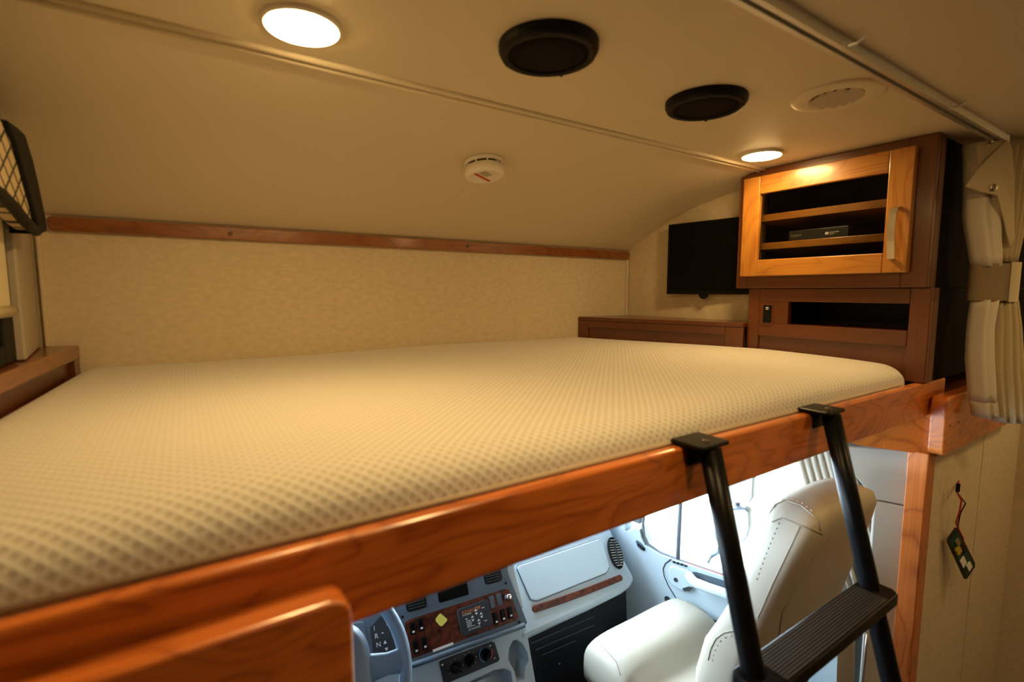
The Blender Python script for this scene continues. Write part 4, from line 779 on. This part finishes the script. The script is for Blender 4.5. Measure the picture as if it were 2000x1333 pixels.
def cushion():
    rings = []
    for y, zt, zb, hw in ((0.70, 0.60, 0.50, 0.22), (0.78, 0.606, 0.49, 0.245), (0.90, 0.612, 0.49, 0.25), (0.950, 0.620, 0.49, 0.25), (0.975, 0.640, 0.49, 0.25), (0.99, 0.670, 0.49, 0.25), (1.04, 0.692, 0.49, 0.25), (1.10, 0.695, 0.48, 0.25), (1.15, 0.684, 0.48, 0.245), (1.18, 0.655, 0.47, 0.235), (1.19, 0.60, 0.46, 0.225), (1.18, 0.52, 0.46, 0.21)):
        n = 36; out = []
        for k in range(n):
            a = 2*math.pi*k/n; c, s_ = math.cos(a), math.sin(a); p = 3.4; x = math.copysign(abs(c)**(2/p), c); z = math.copysign(abs(s_)**(2/p), s_)
            zz = (zt+zb)/2+z*(zt-zb)/2 - (0.016*(1-x*x) if z > 0 else 0); out.append((1.305+x*hw, y, zz-0.076))
        rings.append(out)
    return MB().loft(rings).build('seat_cushion', 'leather', root, smooth=True)
cush = cushion()
MB().loft([section(0.66, 1.10, 0.30, 0.16, 4), section(0.66, 1.12, 0.47, 0.19, 4)]).build('seat_base', 'cabdark', root, bevel=0.005)
MB().loft([section(0.68, 1.05, 0.101, 0.17, 4), section(0.70, 1.03, 0.299, 0.15, 4)]).build('pedestal', 'black', root, bevel=0.005)
def drape(o, pts, r, m, nm, off=0.0005, dash_=False):
    me = o.data; bv = BVHTree.FromPolygons([v.co[:] for v in me.vertices], [p.vertices[:] for p in me.polygons]); out = []
    P_ = []
    for (x0, y0), (x1, y1) in zip(pts, pts[1:]):
        n = max(2, int(math.hypot(x1-x0, y1-y0)/5)); P_ += [(x0+(x1-x0)*k/n, y0+(y1-y0)*k/n) for k in range(n)]
    P_.append(pts[-1])
    for x, y in P_:
        d = ray(x, y).normalized(); h = bv.ray_cast(CAM, d)
        if h[0] is not None: out.append(h[0] - d*off)
    if len(out) < 2: print('drape miss', nm, pts[0]); return
    mb = MB()
    if dash_:
        for a, b in zip(out[::2], out[1::2]): mb.tube([a, a+(b-a)*0.6], r, 5)
        return mb.build(nm, m, o, kind='stuff')
    return mb.tube(out, r, 6).build(nm, m, o, smooth=True)
drape(back, [(1613, 1050), (1565, 1128), (1528, 1195), (1520, 1250)], 0.0018, 'stitch', 'seam')
drape(back, [(1563, 1029), (1507, 1145), (1480, 1207)], 0.0016, 'stitch', 'seam')
drape(back, [(1501, 1006), (1515, 986), (1534, 977), (1565, 988), (1599, 1016), (1602, 1038)], 0.0018, 'stitch', 'seam')
drape(back, [(1508, 1020), (1526, 1012), (1607, 1044)], 0.0018, 'stitch', 'seam')
drape(back, [(1526, 1012), (1497, 1080), (1475, 1140)], 0.0014, 'stitch', 'stitching', dash_=True)
drape(back, [(1503, 1000), (1517, 981), (1536, 972), (1566, 983), (1600, 1010)], 0.0014, 'lining', 'stitching', dash_=True)
drape(back, [(1383, 1290), (1388, 1268), (1398, 1248), (1415, 1236), (1436, 1232)], 0.0016, 'stitch', 'seam')
drape(back, [(1391, 1292), (1396, 1272), (1405, 1254), (1420, 1243), (1438, 1240)], 0.0012, 'stitch', 'stitching', dash_=True)
drape(cush, [(1340, 1178), (1376, 1196), (1398, 1214)], 0.0014, 'stitch', 'seam')
drape(cush, [(1172, 1258), (1185, 1272), (1203, 1292), (1212, 1320)], 0.0016, 'stitch', 'seam')
# ---- cab side curtain, belt and rod near the pillar
root = thing('cab_curtain', 'bunched cream cab curtain hanging behind the passenger seat', 'curtain', pn.P(-0.10, 0.75, -0.1))
fk = Fr(pn.P(0, 0, -0.045), pn.u); 
def cabfold(x0, x1, x2, x3, ph, i):
    rows = []
    for k in range(9):
        t = k/8; y = 868+t*(1150-868); L = x0+(x2-x0)*t; Rr = x1+(x3-x1)*t; a0, b = fk.px(L, y); a1, _ = fk.px(Rr, y); w = (a1-a0)
        rows.append([fk.P(a0+w*(0.5+0.5*math.cos(q)), b, 0.022*math.sin(q)) for q in [2*math.pi*j/12 for j in range(12)]])
    return MB().loft(rows).build('fold', 'curtain' if i < 0 else 'lining', root, smooth=True)
for i in range(8):
    x = 1545+i*14; cabfold(x, x+17, x+78, x+92, 0, i)
tag(MB().tube([pn.W(1694, 1240, 0.03), pn.W(1690, 1280, 0.03), pn.W(1683, 1340, 0.03), pn.W(1676, 1420, 0.03)], 0.0035, 8).build('grab_rod', 'alu', smooth=True), 'thin metal rod beside the ladder foot, below the tread', 'rod')
tag(MB().prism([pn.W(1640, 1180, -0.01), pn.W(1672, 1170, -0.01), pn.W(1668, 1420, -0.01), pn.W(1630, 1420, -0.01)], [pn.W(1640, 1180, -0.005), pn.W(1672, 1170, -0.005), pn.W(1668, 1420, -0.005), pn.W(1630, 1420, -0.005)]).build('seat_belt', 'curtain'), 'tan seat belt strap hanging behind the seat', 'seat belt')
